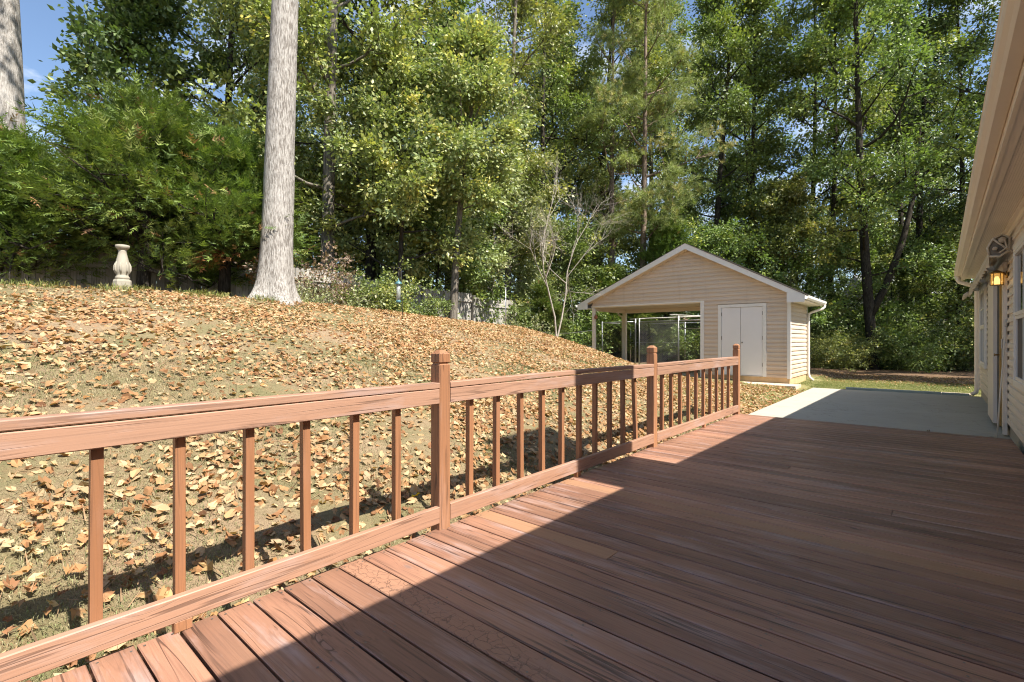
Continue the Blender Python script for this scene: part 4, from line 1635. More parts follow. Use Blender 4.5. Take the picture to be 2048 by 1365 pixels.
# --- 3. pines with needle tufts
def pine(seed, H, h0, Rc, ntuft, tr=.17):
    rg = np.random.default_rng(seed)
    mb, tips = skeleton(rg, H, h0, Rc, tr, (rg.uniform(-.4, .4), rg.uniform(-.4, .4)), nb=24, wob=.03, prof=lambda t: .55 + .5 * math.sin(math.pi * (t * .8 + .2)), up=.25, flare=1.15, nsub=5)
    P = np.array([t[0] for t in tips])
    O = np.array([t[1] for t in tips])
    cen = rg.choice(len(P), 95, replace=False)
    ci = cen[rg.integers(0, len(cen), ntuft)]
    B = P[ci] + rg.normal(0, .36, (ntuft, 3)) * np.array([1, 1, .45])
    nn = 22
    A = np.repeat(B, nn, 0)
    ax = np.repeat(unit(O[ci] + np.array([0, 0, .5]) + rg.normal(0, .3, (ntuft, 3))), nn, 0)
    D = unit(ax * .75 + rg.normal(0, .6, (ntuft * nn, 3)))
    s = unit(np.cross(D, rg.normal(0, 1, (ntuft * nn, 3))))
    cl = rg.uniform(0, 1, len(P))
    cols = np.repeat(pick(rg, 'pine', ntuft, cl[ci]), nn, 0) * rg.uniform(.85, 1.15, (ntuft * nn, 1))
    L_ = .24 * rg.uniform(.7, 1.2, ntuft * nn)
    v0 = A - s * .010
    v1 = A + s * .010
    v2 = A + D * L_[:, None]
    V = np.stack([v0, v1, v2], 1).reshape(-1, 3)
    T_ = np.arange(len(V)).reshape(-1, 3)
    return wood_mesh(mb, M_bark_pine), tri_mesh('crown', V, T_, cols, M_needle)


w, c = pine(51, 21, 5.0, 2.6, 3600)
for px, d, rz, sc, lab in ((1282, 24.3, .3, 1.1, 'pine with bushy pale needle clumps rising behind the shed peak'),
                           (1224, 25.6, 2.4, 1.1, 'slim pine trunk with sparse needle clumps left of the bushier pine')):
    x, y = spot(px, d)
    plant_tree('pine_tree', (x, y, gz(x, y)), lab, 'tree', 'pines behind the shed', w, [c], rz, sc)

# --- 4. broadleaf trees of the wood edge, each built on its own
#        px, depth, height, crown base, crown radius, trunk radius, lean, leaves, palette, leaf size, bark, label
FRONT = [
    (652, 13.8, 21, 3.2, 3.3, .20, (.7, .3), 38130, 'olive', 0.136, 'g', 'tall tree with patchy grey trunk just right of the thick pale trunk'),
    (737, 16.0, 19, 3.2, 3.2, .19, (.2, .2), 33046, 'olive', 0.136, 'd', 'dark trunked tree second to the right of the thick pale trunk'),
    (842, 18.0, 22, 3.6, 3.3, .17, (-.3, .3), 30504, 'green', 0.144, 'd', 'dark slim trunked tree behind the bird feeder'),
    (790, 14.0, 8.2, 1.6, 2.9, .09, (.6, 0), 30504, 'yellow', 0.120, 'd', 'low spreading yellow green tree above the bird feeder'),
    (905, 14.6, 9.2, 3.8, 2.2, .13, (.5, .3), 33046, 'yellow', 0.120, 'g', 'leaning yellow green tree in front of the fence end'),
    (1015, 20.0, 22, 4.2, 3.0, .16, (.2, .2), 30504, 'olive', 0.136, 'g', 'slender grey trunked tree behind the end of the fence'),
    (985, 19.0, 7.6, 2.2, 2.4, .08, (-.3, .1), 21607, 'pale', 0.120, 'g', 'small pale leaved tree rising just behind the fence end'),
    (1085, 25.0, 25, 3.5, 3.9, .17, (.5, 0), 25420, 'green', 0.152, 'd', 'dark trunked tree behind the bare small tree'),
    (1195, 29.0, 25, 4.0, 4.8, .24, (.6, .4), 27962, 'olive', 0.152, 'd', 'dark forking oak left of the pines'),
    (1418, 27.0, 25, 5.0, 3.9, .20, (1.4, .9), 38130, 'green', 0.152, 'd', 'dark tree leaning right behind the shed peak'),
    (1500, 27.0, 24, 4.0, 3.8, .20, (0, .3), 33046, 'green', 0.160, 'd', 'full green tree behind the right slope of the shed roof'),
    (1575, 24.0, 9.0, 1.5, 3.0, .10, (.3, 0), 27962, 'olive', 0.136, 'g', 'low bright green tree just behind the right shed eave'),
    (1612, 26.5, 24, 5.5, 3.2, .17, (.5, 0), 21607, 'green', 0.160, 'd', 'left one of the two slim dark trunks right of the shed'),
    (1655, 25.0, 22, 5.5, 3.0, .16, (.3, .2), 19065, 'olive', 0.160, 'd', 'right one of the two slim dark trunks right of the shed'),
    (1748, 22.5, 22, 4.2, 4.0, .23, (-1.0, -.8), 30504, 'green', 0.144, 'd', 'thick dark tree beyond the patio'),
    (1838, 26.0, 24, 3.0, 3.6, .19, (.3, .2), 30504, 'deep', 0.160, 'd', 'dark green tree beyond the patio, nearer the house eave'),
    (1915, 24.0, 22, 3.0, 3.4, .16, (.2, .2), 30504, 'deep', 0.144, 'd', 'dark green tree half hidden by the house eave'),
    (425, 17.5, 17, 4.0, 3.4, .20, (.9, .4), 24149, 'yellow', 0.152, 'd', 'yellowing tree with dark leaning trunk behind the conifers'),
    (245, 15.2, 12, 5.2, 2.5, .13, (.2, .2), 16523, 'deep', 0.160, 'd', 'dark leaved tree rising above the conifer behind the pedestal'),
    (510, 20.0, 18, 3.5, 3.0, .17, (.2, .2), 19065, 'green', 0.160, 'd', 'green tree just behind the thick pale trunk'),
]
BK = {'g': M_bark_grey, 'd': M_bark_dark, 'p': M_bark_pale}
crown_bank = []
for i, (px, d, H, h0, Rc, tr, lean, nl, pal, ls, bk, lab) in enumerate(FRONT):
    rg = np.random.default_rng(100 + i)
    x, y = spot(px, d)
    mb, tips = skeleton(rg, H, h0, Rc, tr, lean, nb=30 if H > 12 else 26, wob=.12 if H > 12 else .2, flare=1.35)
    if px == 1748:      # the fork
        t0 = np.array([lean[0] * .12, lean[1] * .12, 2.6])
        pts = curve(rg, t0, (.42 * RT[0], .42 * RT[1], 1.0), 9.0, 7, .5, .06)
        mb.tube(pts, [.17, .16, .145, .13, .11, .09, .06, .03], 8)
        for k in (5, 6, 7):
            tips.append((pts[k], unit(np.array([RT[0], RT[1], .3])), 1.2))
    cm = foliage(rg, tips, int(nl * .93), ls * 1.03, .78 if H > 12 else .5, pal)
    crown_bank.append((wood_mesh(mb, BK[bk]), cm, H))
    plant_tree('broadleaf_tree', (x, y, gz(x, y) - .1), lab, 'tree', WG, crown_bank[-1][0], [cm])

# small understorey trees filling the wood edge from the ground up: three kinds, copied
UND = []
for k, (pal, H, Rc, nl) in enumerate((('yellow', 6.5, 2.3, 15000), ('olive', 7.2, 2.5, 15000), ('green', 5.6, 2.4, 14000))):
    rg = np.random.default_rng(300 + k)
    mb, tips = skeleton(rg, H, .9, Rc, .07, (.3, .2), nb=24, wob=.3, flare=1.1, nsub=5, prof=lambda t: .75 + .35 * math.sin(math.pi * t) - .35 * t ** 3)
    UND.append((wood_mesh(mb, M_bark_dark), foliage(rg, tips, nl, .125, .5, pal)))
UG = 'understorey trees at the edge of the wood'
for px, d, k, sc, lab in (
        (690, 16.5, 0, 1.0, 'small yellow green tree filling the gap behind the dry shrub'),
        (760, 19.0, 1, 1.05, 'small olive tree behind the bird feeder and the low spreading tree'),
        (870, 17.6, 2, .95, 'small green tree behind the left of the open fence panels'),
        (945, 20.5, 0, 1.05, 'small yellow green tree over the middle of the fence panels'),
        (1045, 21.5, 1, 1.0, 'small olive tree beyond the fence end'),
        (1120, 24.0, 2, 1.1, 'small green tree directly behind the bare tree'),
        (1180, 26.5, 0, .95, 'small yellow green tree beyond the left shed eave'),
        (620, 18.5, 2, 1.1, 'small green tree seen just right of the thick pale trunk'),
        (540, 16.5, 1, .95, 'small olive tree behind the thick pale trunk'),
        (1450, 24.0, 2, 1.1, 'small green tree behind the shed store room roof'),
        (1520, 25.5, 1, 1.1, 'small olive tree behind the right slope of the shed roof'),
        (1600, 23.5, 2, .9, 'small green tree right behind the right shed gutter'),
        (1700, 24.5, 2, 1.0, 'small green tree left of the thick dark trunk'),
        (1775, 25.0, 1, .95, 'small olive tree right of the thick dark trunk'),
        (1850, 24.0, 2, 1.05, 'small green tree behind the tall sunlit bush'),
        (1925, 25.5, 1, 1.1, 'small olive tree close to the house eave')):
    x, y = spot(px, d)
    plant_tree('small_tree', (x, y, gz(x, y) - .1), lab, 'tree', UG, UND[k][0], [UND[k][1]], px * .7, sc)

# --- 5. deeper rows of the wood: copies that share the meshes above
deep_rg = np.random.default_rng(5)
src = [t for t in crown_bank if t[2] > 15]
cnt = 0
for row, (d0, d1, n, p0, p1) in enumerate(((27, 33, 14, -60, 2000), (35, 42, 13, -120, 2120), (45, 58, 16, -200, 2250))):
    for k in range(n):
        px = p0 + (p1 - p0) * (k + deep_rg.uniform(.1, .9)) / n
        if row == 0 and 40 < px < 200:
            continue
        if row < 2 and 1590 < px < 1700:
            continue
        d = deep_rg.uniform(d0, d1)
        x, y = spot(px, d)
        w_, c_, h_ = src[int(deep_rg.integers(0, len(src)))]
        sc = deep_rg.uniform(.8, 1.08) * (1.0 if px > 560 else .55) * (1.05, 1.15, 1.0)[row]
        plant_tree('woodland_tree', (x, y, gz(x, y) - .2), 'unseen tree off to the right, added to shade the wood edge', 'tree', 'trees deep in the wood', w_, [c_], float(deep_rg.uniform(0, 6.28)), float(sc))

# the wood goes on to the right, unseen; added to dapple the undergrowth
for x, y, k in ((3.5, 22.5, 2), (6.5, 27.0, 9), (9.0, 22.0, 0), (5.0, 33.0, 10), (11.5, 30.0, 1)):
    w_, c_, h_ = src[k % len(src)]
    plant_tree('woodland_tree', (x, y, gz(x, y) - .2), 'unseen tree off to the right, added to shade the wood edge', 'tree', 'trees deep in the wood', w_, [c_], x * 1.3, .9)

# far understorey mass closing the wood near the ground
rg = np.random.default_rng(77)
n = 56000
px = rg.uniform(-300, 2350, n)
d = rg.uniform(30, 68, n)
u = (px - 1024) / 969 * d
Pxy = d[:, None] * FW + u[:, None] * RT
zz = ground(Pxy[:, 0], Pxy[:, 1]) + np.interp(px, [0, 500, 1500, 1620, 1700, 1800], [6.5, 7.5, 7.5, 4.0, 4.0, 6.0]) * (d / 45) * rg.uniform(0, 1, n) ** 1.2 * (.75 + .25 * np.sin(px * .011) + .2 * np.sin(px * .031))
C = np.stack([Pxy[:, 0], Pxy[:, 1], zz], 1)
D = unit(rg.normal(0, 1, (n, 3)))
S = unit(np.cross(D, rg.normal(0, 1, (n, 3))))
V, T_, c_ = leaf_tris(C, D, S, rg.uniform(.22, .48, n), .7, rg.uniform(-.1, .2, n), pick(rg, 'green', n, rg.uniform(0, 1, n)))
o = link('far_undergrowth', tri_mesh('far_undergrowth', V, T_, c_, M_leaf))
tag(o, 'green undergrowth mass filling the far depth of the wood', 'undergrowth', None, 'stuff')


# --- 6. shrubs
def bush(seed, H, Rc, nleaf, ls, pal, stems=6, clump=.26):
    rg = np.random.default_rng(seed)
    mb = MB()
    tips = []
    for s in range(stems):
        a = s * 2.4 + rg.normal(0, .3)
        sp = rg.uniform(.2, 1.0)
        dv = np.array([math.cos(a) * sp, math.sin(a) * sp, 1.0])
        pts = curve(rg, (rg.normal(0, .1), rg.normal(0, .1), -.1), dv, H * rg.uniform(.75, 1.1), 5, -.15, .12)
        mb.tube(pts, [.016, .014, .012, .009, .006, .003], 4, cap=False)
        for k in range(1, 6):
            out = unit(np.array([math.cos(a), math.sin(a), .3]))
            tips.append((pts[k], out, .6 + .1 * k))
            for j in range(4):
                q = curve(rg, pts[k], unit(rg.normal(0, 1, 3) + out * .8), Rc * rg.uniform(.25, .6), 2, 0, .2)
                mb.tube(q, [.006, .004, .002], 3, cap=False)
                tips.append((q[2], unit(q[2] - pts[k]), 1.0))
                tips.append((q[1], unit(q[2] - pts[k]), .6))
    return wood_mesh(mb, M_bark_grey), foliage(rg, tips, nleaf, ls, clump, pal, flat=.8)


BUSH = {
    'green': bush(201, 1.7, 1.2, 7000, .085, 'green'),
    'olive': bush(202, 1.5, 1.1, 6000, .085, 'olive'),
    'dry': bush(203, 2.3, 1.0, 3600, .085, 'dry', 7, .24),
    'wood': bush(204, 3.0, 2.2, 9000, .13, 'green', 8, .4),
    'wood2': bush(205, 2.6, 2.0, 8000, .13, 'olive', 8, .4),
    'pale': bush(207, 2.9, 2.3, 9000, .12, 'pale', 8, .4),
    'deep': bush(208, 2.4, 1.9, 7000, .12, 'deep', 8, .4),
    'low': bush(206, .8, .9, 2600, .07, 'pale', 7, .22),
}
SHR = [
    (622, 10.8, 'dry', .82, 'dry pinkish brown shrub right of the thick pale trunk', 'shrubs on the bank'),
    (668, 11.3, 'low', 1.25, 'low pale green shrub spilling over the crest beside the dry shrub', 'shrubs on the bank'),
    (722, 12.2, 'green', .80, 'dense green shrub left of the bird feeder', 'shrubs on the bank'),
    (775, 12.0, 'olive', .78, 'loose green shrub directly behind the bird feeder', 'shrubs on the bank'),
    (832, 13.2, 'green', .7, 'green shrub hiding the left end of the open fence panel', 'shrubs on the bank'),
    (600, 9.9, 'low', .7, 'small straggly plant at the foot of the thick pale trunk', 'shrubs on the bank'),
    (1062, 17.0, 'low', 1.2, 'low pale bush past the fence end', 'shrubs on the bank'),
    (1155, 19.0, 'low', 1.3, 'low bush left of the shed post', 'shrubs on the bank'),
    (1652, 21.4, 'wood2', .62, 'bright leafy bush just right of the shed downspout', 'undergrowth bushes beyond the patio'),
    (1690, 22.6, 'wood2', .70, 'low spreading bush in front of the thick dark tree', 'undergrowth bushes beyond the patio'),
    (1772, 22.8, 'deep', .72, 'dark low bush right of the thick dark trunk', 'undergrowth bushes beyond the patio'),
    (1822, 21.6, 'wood', .72, 'rounded bush in the middle beyond the patio', 'undergrowth bushes beyond the patio'),
    (1868, 22.6, 'wood2', 1.0, 'tall sunlit bush beyond the patio near the downspout', 'undergrowth bushes beyond the patio'),
    (1930, 21.4, 'deep', 1.0, 'bush meeting the house downspout', 'undergrowth bushes beyond the patio'),
    (1735, 23.8, 'wood', 1.0, 'mid height bush behind the thick dark trunk', 'undergrowth bushes beyond the patio'),
    (1690, 25.5, 'wood', 1.2, 'shaded bush further back between the slim trunks', 'undergrowth bushes beyond the patio'),
    (1790, 26.0, 'wood2', 1.25, 'shaded taller bush further back in the middle', 'undergrowth bushes beyond the patio'),
    (1890, 26.0, 'wood', 1.2, 'shaded bush further back near the house', 'undergrowth bushes beyond the patio'),
    (1430, 21.5, 'wood', .8, 'green bush behind the shed store room', 'undergrowth bushes beyond the patio'),
    (1300, 25.0, 'wood', .95, 'bush behind the kennel at centre', 'bushes behind the kennel'),
    (1385, 25.0, 'wood2', .9, 'bush behind the kennel, near the store room wall', 'bushes behind the kennel'),
    (1220, 24.5, 'wood2', .9, 'bush behind the kennel at its left corner', 'bushes behind the kennel'),
    (1150, 22.5, 'wood', .9, 'dark bush behind the foot of the bare tree', 'bushes behind the kennel'),
    (940, 19.5, 'wood', .9, 'tall bush behind the fence boards at its right', 'bushes behind the fence'),
    (700, 15.5, 'wood2', .8, 'bush behind the fence right of the dry shrub', 'bushes behind the fence'),
]
for i, (px, d, kd, sc, lab, gr) in enumerate(SHR):
    x, y = spot(px, d)
    w_, c_ = BUSH[kd]
    plant_tree('shrub', (x, y, gz(x, y) - .05), lab, 'shrub', gr, w_, [c_], i * 1.7, sc)

# --- 7. bare small tree on the slope
rg = np.random.default_rng(61)
mb = MB()


def twig(p, d, L_, r, depth):
    n = 4 if depth < 3 else 3
    pts = curve(rg, p, d, L_, n, .12, .10)
    mb.tube(pts, [r * (1 - .55 * k / n) for k in range(n + 1)], 6 if depth < 2 else 4, cap=False)
    if depth >= 4:
        return
    kids = {0: 5, 1: 4, 2: 5, 3: 3}[depth]
    for j in range(kids):
        s = rg.uniform(.45, 1.0) * n if depth else rg.uniform(.55, 1.0) * n
        i = min(int(s), n - 1)
        q = pts[i] * (1 - s + i) + pts[i + 1] * (s - i)
        dd = unit(unit(pts[-1] - pts[0]) * 1.0 + rg.normal(0, .52, 3) + np.array([0, 0, .06]))
        twig(q, dd, L_ * rg.uniform(.42, .7), r * .5, depth + 1)


x, y = spot(1113, 15.0)
for dv in ((.02, .02, 1), (.22, .16, 1)):
    twig((0, 0, -.1), dv, 3.0, .031, 0)
bt = empty('bare_tree', (x, y, gz(x, y)), 0, 'small bare pale branched tree left of the shed', 'tree')
link('trunk', wood_mesh(mb, M_twig), bt)

# a pale neighbouring house glimpsed through the wood
x, y = spot(1812, 46)
nh = empty('distant_house', (x, y, gz(x, y) - .5), .5, 'pale house glimpsed through the trees beyond the patio', 'house')
MB().box(-4, 4, -3, 3, 0, 4.6).build('wall', M_sid_house, nh)
MB().prism([(-3.4, 4.601), (3.4, 4.601), (0, 6.8)], -4.4, 4.4, 'x').build('roof', simple('grey_roof', (.22, .22, .23), .8), nh)
for wx in (-2.4, .2, 2.4):
    wf_ = MB().box(wx - .5, wx + .5, -3.05, -3.0, 2.2, 3.6).build('window', M_white, nh)
    MB().box(wx - .42, wx + .42, -3.07, -3.051, 2.28, 3.52).build('pane', M_glass, wf_)

# ------------------------------------------------------------------ fallen leaves
LCOL = np.array([(.47, .30, .15), (.40, .22, .10), (.55, .39, .22), (.30, .155, .072), (.58, .44, .27), (.22, .115, .06), (.48, .245, .085)])


def leaf_shape(rg, seed, far=False):
    lob = [(0, .0, .10), (28, .66, .0), (48, .52, 0), (64, .84, 0), (79, .68, 0), (90, .96, 0), (101, .68, 0), (116, .84, 0), (132, .52, 0), (152, .66, 0), (180, .10, 0)]
    if far:
        lob = [(0, .1, 0), (30, .6, 0), (64, .84, 0), (78, .66, 0), (90, .96, 0), (116, .84, 0), (150, .6, 0), (180, .1, 0)]
    if far == 2:
        lob = [(0, .35, 0), (62, .85, 0), (90, .72, 0), (118, .85, 0), (180, .35, 0)]
    pts = []
    for a, r, _ in lob:
        aa = rad(a)
        rr = max(r, .12) * rg.uniform(.82, 1.1)
        pts.append((rr * math.cos(aa) * .62, rr * math.sin(aa) * 1.0 - .28))
    if not far:
        pts.append((0.03, -.34))
    v = [(0, .05)] + pts
    V = np.zeros((len(v), 3))
    V[:, :2] = np.array(v)
    cx, cy_ = rg.uniform(.5, 2.0), rg.uniform(-.3, 1.1)
    tw = rg.uniform(-.4, .4)
    V[:, 2] = cx * V[:, 0] ** 2 * 1.2 + cy_ * (V[:, 1] - .05) ** 2 * .8 + tw * V[:, 0] * V[:, 1] + rg.normal(0, .10, len(v))
    V[:, 2] -= V[:, 2].min()
    n = len(pts)
    T_ = np.array([(0, 1 + k, 1 + (k + 1) % n) for k in range(n)])
    return V, T_


rg = np.random.default_rng(81)
SHAPES = [leaf_shape(rg, k) for k in range(12)]
FARS = [leaf_shape(rg, k, True) for k in range(12)]
FAR2 = [leaf_shape(rg, k, 2) for k in range(12)]


def density(x, y):
    c = .5 + .5 * np.sin(x * 1.7 + 1.1 * np.sin(y * 1.3)) * np.sin(y * 1.45 + .9 * np.sin(x * .9 + 2))
    c2 = .5 + .5 * np.sin(x * 4.3 + 1.7 * np.sin(y * 3.1 + 1)) * np.sin(y * 4.9 + x)
    up = np.interp(-x, [2.4, 4, 6, 8.5, 9.6, 11.5], [.8, .75, .85, 1.0, .9, .35])
    ry = np.interp(y, [-2, 1.5, 4, 8, 12.5, 13.8, 15.2], [.5, .55, .85, 1.0, 1.0, .6, .12])
    return (.22 + .78 * c) * (.38 + .62 * c2) * up * ry


N = 320000
X = rg.uniform(-12.0, -2.45, N)
Y = rg.uniform(-2.0, 15.0, N)
keep = rg.uniform(0, 1, N) < density(X, Y) * .78
keep &= ~((X > -6.4) & (Y > 14.6))
X, Y = X[keep], Y[keep]
# sparse extra leaves: flat lawn by the patio and the wood edge
N2 = 900
X2, Y2 = rg.uniform(-4.5, -2.5, N2 // 3), rg.uniform(11, 15.2, N2 // 3)
X3, Y3 = rg.uniform(-5, 6, 7500), 18.4 + 5.0 * rg.uniform(0, 1, 7500) ** .6
X = np.concatenate([X, X2[:90], X3])
Y = np.concatenate([Y, Y2[:90], Y3])
dep = X * FW[0] + Y * FW[1]
lat = (X * RT[0] + Y * RT[1]) / np.maximum(dep, .01)
vis = (dep > 1.0) & (np.abs(lat) < 1.12)
X, Y, dep = X[vis], Y[vis], dep[vis]
n = len(X)
Z = ground(X, Y) + rg.uniform(.002, .03, n)
S = rg.uniform(.034, .086, n) * np.where(rg.uniform(0, 1, n) < .2, 1.15, 1.0)
S[Y > 16.8] *= .8
shp = rg.integers(0, len(SHAPES), n)
rot = rg.uniform(0, 6.28, n)
tilt = np.abs(rg.normal(0, .42, n))
tax = rg.uniform(0, 6.28, n)
flip = rg.uniform(0, 1, n) < .45
ck = np.clip(rg.normal(2.0, 1.7, n), 0, 6).astype(int)
lc = LCOL[ck] * rg.uniform(.68, 1.12, (n, 1))
slope_e = .6
gxn = (ground(X + .05, Y) - ground(X - .05, Y)) / .1
gyn = (ground(X, Y + .05) - ground(X, Y - .05)) / .1
order = np.argsort(dep)
front = set(order[:300].tolist())


def leaf_mats(i):
    up = unit(np.array([-gxn[i], -gyn[i], 1.0]))
    u_ = Vector(up)
    q = Vector((0, 0, 1)).rotation_difference(u_).to_matrix()
    t_ = Matrix.Rotation(tilt[i], 3, Vector((math.cos(tax[i]), math.sin(tax[i]), 0)))
    f_ = Matrix.Rotation(math.pi if flip[i] else 0, 3, 'Y')
    z_ = Matrix.Rotation(rot[i], 3, 'Z')
    return q @ t_ @ z_ @ f_


# the nearest ones: single leaves
pool = {}
for i in order[:300]:
    i = int(i)
    key = (int(shp[i]), int(ck[i]))
    if key not in pool:
        V, T_ = SHAPES[key[0]]
        pool[key] = tri_mesh('fallen_leaf', V, T_, np.repeat([LCOL[key[1]]], len(T_), 0), M_litter)
    o = link('fallen_leaf', pool[key])
    off = S[i] * .4 if flip[i] else 0.0
    o.matrix_world = Matrix.Translation((X[i], Y[i], Z[i] + off * .6)) @ leaf_mats(i).to_4x4() @ Matrix.Scale(S[i], 4)
    kind = ('tan', 'orange brown', 'pale buff', 'dark russet', 'pale buff', 'dark russet', 'orange brown')[key[1]]
    tag(o, 'fallen %s leaf on the dry grass close behind the railing' % kind, 'leaf', 'fallen %s leaves behind the railing' % kind)
# the rest
rest = order[300:]
Vs, Ts, Cs, base_n = [], [], [], 0
for k in range(2 * len(SHAPES)):
    fr_ = k >= len(SHAPES)
    sel = rest[(shp[rest] == k % 12) & ((dep[rest] > 6.5) == fr_)]
    V, T_ = FAR2[k - 12] if fr_ else FARS[k]
    m_ = np.stack([np.array(leaf_mats(int(i))) for i in sel]) if len(sel) else np.zeros((0, 3, 3))
    W = np.einsum('nij,vj->nvi', m_, V) * S[sel][:, None, None]
    W += np.stack([X[sel], Y[sel], Z[sel] + np.where(flip[sel], S[sel] * .22, 0)], 1)[:, None, :]
    nv = len(V)
    Vs.append(W.reshape(-1, 3))
    Ts.append((np.arange(len(sel))[:, None, None] * nv + T_[None]).reshape(-1, 3) + base_n)
    Cs.append(np.repeat(lc[sel], len(T_), 0))
    base_n += len(sel) * nv
o = link('leaf_litter', tri_mesh('leaf_litter', np.concatenate(Vs), np.concatenate(Ts), np.concatenate(Cs), M_litter))
tag(o, 'dry brown leaf litter scattered over the sloping lawn', 'leaves', None, 'stuff')
# twigs and pine straw among the leaves
nt = 9000
tx, ty = rg.uniform(-11.5, -2.4, nt), rg.uniform(-1, 14.5, nt)
ta = rg.uniform(0, 6.28, nt)
tl = rg.uniform(.04, .16, nt)
tw_ = rg.uniform(.0015, .0045, nt)
dv_ = np.stack([np.cos(ta), np.sin(ta)], 1)
ex, ey = tx + dv_[:, 0] * tl, ty + dv_[:, 1] * tl
p0 = np.stack([tx, ty, ground(tx, ty) + .018], 1)
p1 = np.stack([ex, ey, ground(ex, ey) + rg.uniform(.012, .05, nt)], 1)
sd = np.stack([-dv_[:, 1], dv_[:, 0], np.zeros(nt)], 1) * tw_[:, None]
V = np.stack([p0 - sd, p0 + sd, p1 + sd * .5, p1 - sd * .5], 1).reshape(-1, 3)
b_ = np.arange(nt)[:, None] * 4
T_ = np.concatenate([b_ + np.array([[0, 1, 2]]), b_ + np.array([[0, 2, 3]])], 1).reshape(-1, 3)
cc = np.array([.16, .10, .06]) * rg.uniform(.5, 2.2, (nt, 1))
o = link('twig_litter', tri_mesh('twig_litter', V, T_, np.repeat(cc, 2, 0), M_litter))
tag(o, 'thin brown twigs and pine straw strewn over the bank', 'twigs', None, 'stuff')
# bright yellow ones and strays that stand out
for j, (lx, ly, s_, colr, lab) in enumerate((
        (-2.93, 2.28, .085, (.75, .50, .03), 'bright yellow leaf lying left of the nearest full post'),
        (-2.62, 3.93, .080, (.72, .52, .03), 'bright yellow leaf behind the leaning middle balusters'),
        (-2.95, 4.25, .075, (.70, .52, .05), 'yellow leaf on the grass before the second full post'),
        (-3.05, -.02, .10, (.62, .50, .06), 'yellow green leaf lying near the left photo edge'),
        (-2.52, .42, .07, (.72, .45, .04), 'small yellow leaf beside the deck edge under the bottom rail'))):
    V, T_ = SHAPES[j * 2]
    o = link('yellow_leaf', tri_mesh('yellow_leaf', V, T_, np.repeat([colr], len(T_), 0), M_litter))
    o.location = (lx, ly, gz(lx, ly) + .03)
    o.rotation_euler = (.25, -.2, j * 1.3)
    o.scale = (s_, s_, s_)
    tag(o, lab, 'leaf', 'bright yellow leaves')
for lx, ly, lab in ((-.02, 9.15, 'dark curled leaf lying on the shaded patio'), (.18, 9.05, 'small dark leaf beside the curled one on the patio')):
    V, T_ = SHAPES[3]
    o = link('fallen_leaf', tri_mesh('patio_leaf', V, T_, np.repeat([(.16, .10, .05)], len(T_), 0), M_litter))
    o.location = (lx, ly, -.118)
    o.scale = (.07, .07, .07)
    o.rotation_euler = (.1, .1, lx * 9)
    tag(o, lab, 'leaf', 'leaves on the patio')

# ------------------------------------------------------------------ grass
rg = np.random.default_rng(91)


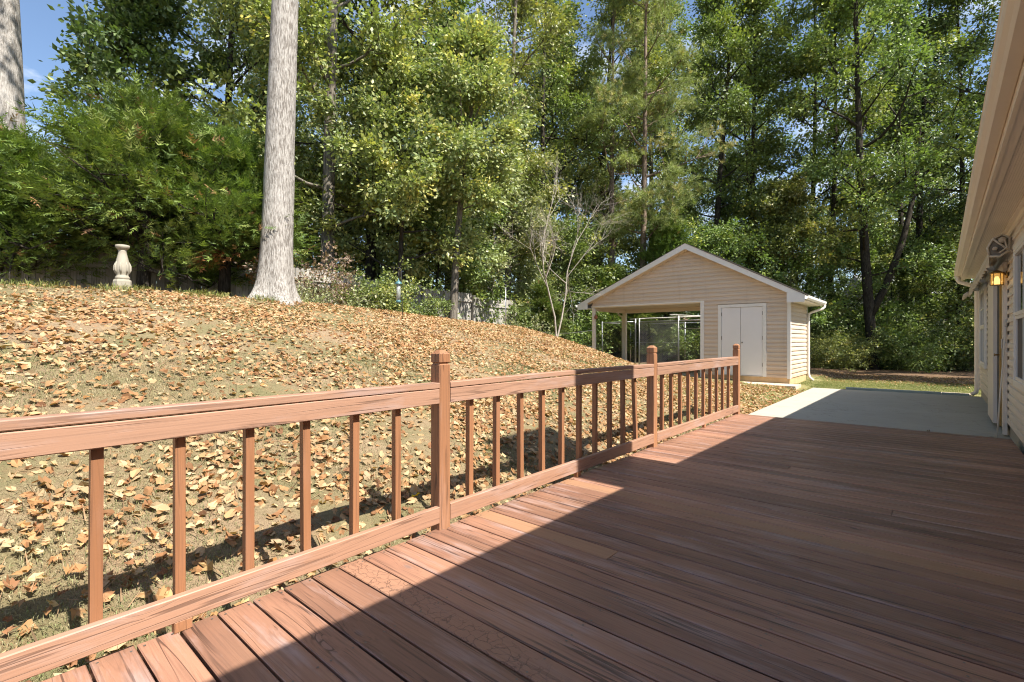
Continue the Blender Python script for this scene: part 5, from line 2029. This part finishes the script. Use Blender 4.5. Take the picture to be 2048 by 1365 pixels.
def blades(n, xr, yr, w, h, cols, dens=None):
    X = rg.uniform(*xr, n)
    Y = rg.uniform(*yr, n)
    dep = X * FW[0] + Y * FW[1]
    lat = (X * RT[0] + Y * RT[1]) / np.maximum(dep, .01)
    k = (dep > .9) & (np.abs(lat) < 1.1)
    if dens is not None:
        k &= rg.uniform(0, 1, n) < dens(X, Y, dep)
    X, Y, dep = X[k], Y[k], dep[k]
    n = len(X)
    Z = ground(X, Y) - .004
    a = rg.uniform(0, 6.28, n)
    hh = h * rg.uniform(.4, 1.25, n)
    ww = w * rg.uniform(.6, 1.3, n) * np.clip(dep / 4.0, 1, 4)
    bend = rg.uniform(.2, 1.5, n)
    dirv = np.stack([np.cos(a), np.sin(a), np.zeros(n)], 1)
    side = np.stack([-np.sin(a), np.cos(a), np.zeros(n)], 1)
    B = np.stack([X, Y, Z], 1)
    mid = B + dirv * (hh * bend * .3)[:, None] + np.array([0, 0, 1.0]) * (hh * .6)[:, None]
    v2 = mid + side * ww[:, None]
    v3 = mid - side * ww[:, None]
    v4 = B + dirv * (hh * bend * .85)[:, None] + np.array([0, 0, 1.0]) * (hh * np.maximum(.25, 1 - bend * .35))[:, None]
    V = np.stack([B, v2, v3, v4], 1).reshape(-1, 3)
    b = np.arange(n)[:, None] * 4
    T_ = np.concatenate([b + np.array([[0, 1, 2]]), b + np.array([[2, 1, 3]])], 1).reshape(-1, 3)
    pc = np.array(cols)
    f1 = .5 + .5 * np.sin(X * 1.3 + 2 * np.sin(Y * .8)) * np.sin(Y * 1.1 + X * .4)
    ci = np.clip(f1 * (len(pc) - 1) + rg.normal(0, .9, n), 0, len(pc) - 1).round().astype(int)
    c = pc[ci] * rg.uniform(.7, 1.25, (n, 1))
    return V, T_, np.repeat(c, 2, 0)


STRAW = [(.41, .345, .225), (.34, .30, .175), (.28, .275, .14), (.21, .24, .105), (.155, .195, .075)]
parts = [
    blades(270000, (-6.0, -2.42), (-1.8, 9.5), .0017, .036, STRAW, lambda x, y, d: np.interp(d, [1, 3, 6, 9], [1, .8, .4, .25])),
    blades(90000, (-11.5, -5.0), (-1.0, 14.5), .0018, .04, STRAW, lambda x, y, d: np.full(len(x), .6)),
    blades(60000, (-6.5, -2.42), (8.5, 18.5), .0016, .035, [(.30, .28, .11), (.22, .23, .08), (.16, .19, .06), (.13, .17, .05)], lambda x, y, d: np.where(y > 14.55, x > -2.6, 1.0) * .8),
    blades(40000, (-2.9, 3.0), (16.0, 20.5), .0016, .035, [(.30, .28, .11), (.22, .23, .08), (.16, .19, .06), (.13, .17, .05)], lambda x, y, d: np.where((y < 16.7) & (x > -1.2), 0, .9)),
    blades(9000, (-10.6, -8.9), (-.5, 4.5), .0022, .14, [(.30, .27, .10), (.20, .22, .07), (.14, .18, .05)], lambda x, y, d: .5 + .5 * np.sin(y * 6 + x * 3)),
]
Vs, Ts, Cs, b = [], [], [], 0
for V, T_, c in parts:
    Vs.append(V)
    Ts.append(T_ + b)
    Cs.append(c)
    b += len(V)
o = link('grass', tri_mesh('grass', np.concatenate(Vs), np.concatenate(Ts), np.concatenate(Cs), M_grass))
tag(o, 'short dry autumn grass covering the bank and lawn', 'grass', None, 'stuff')
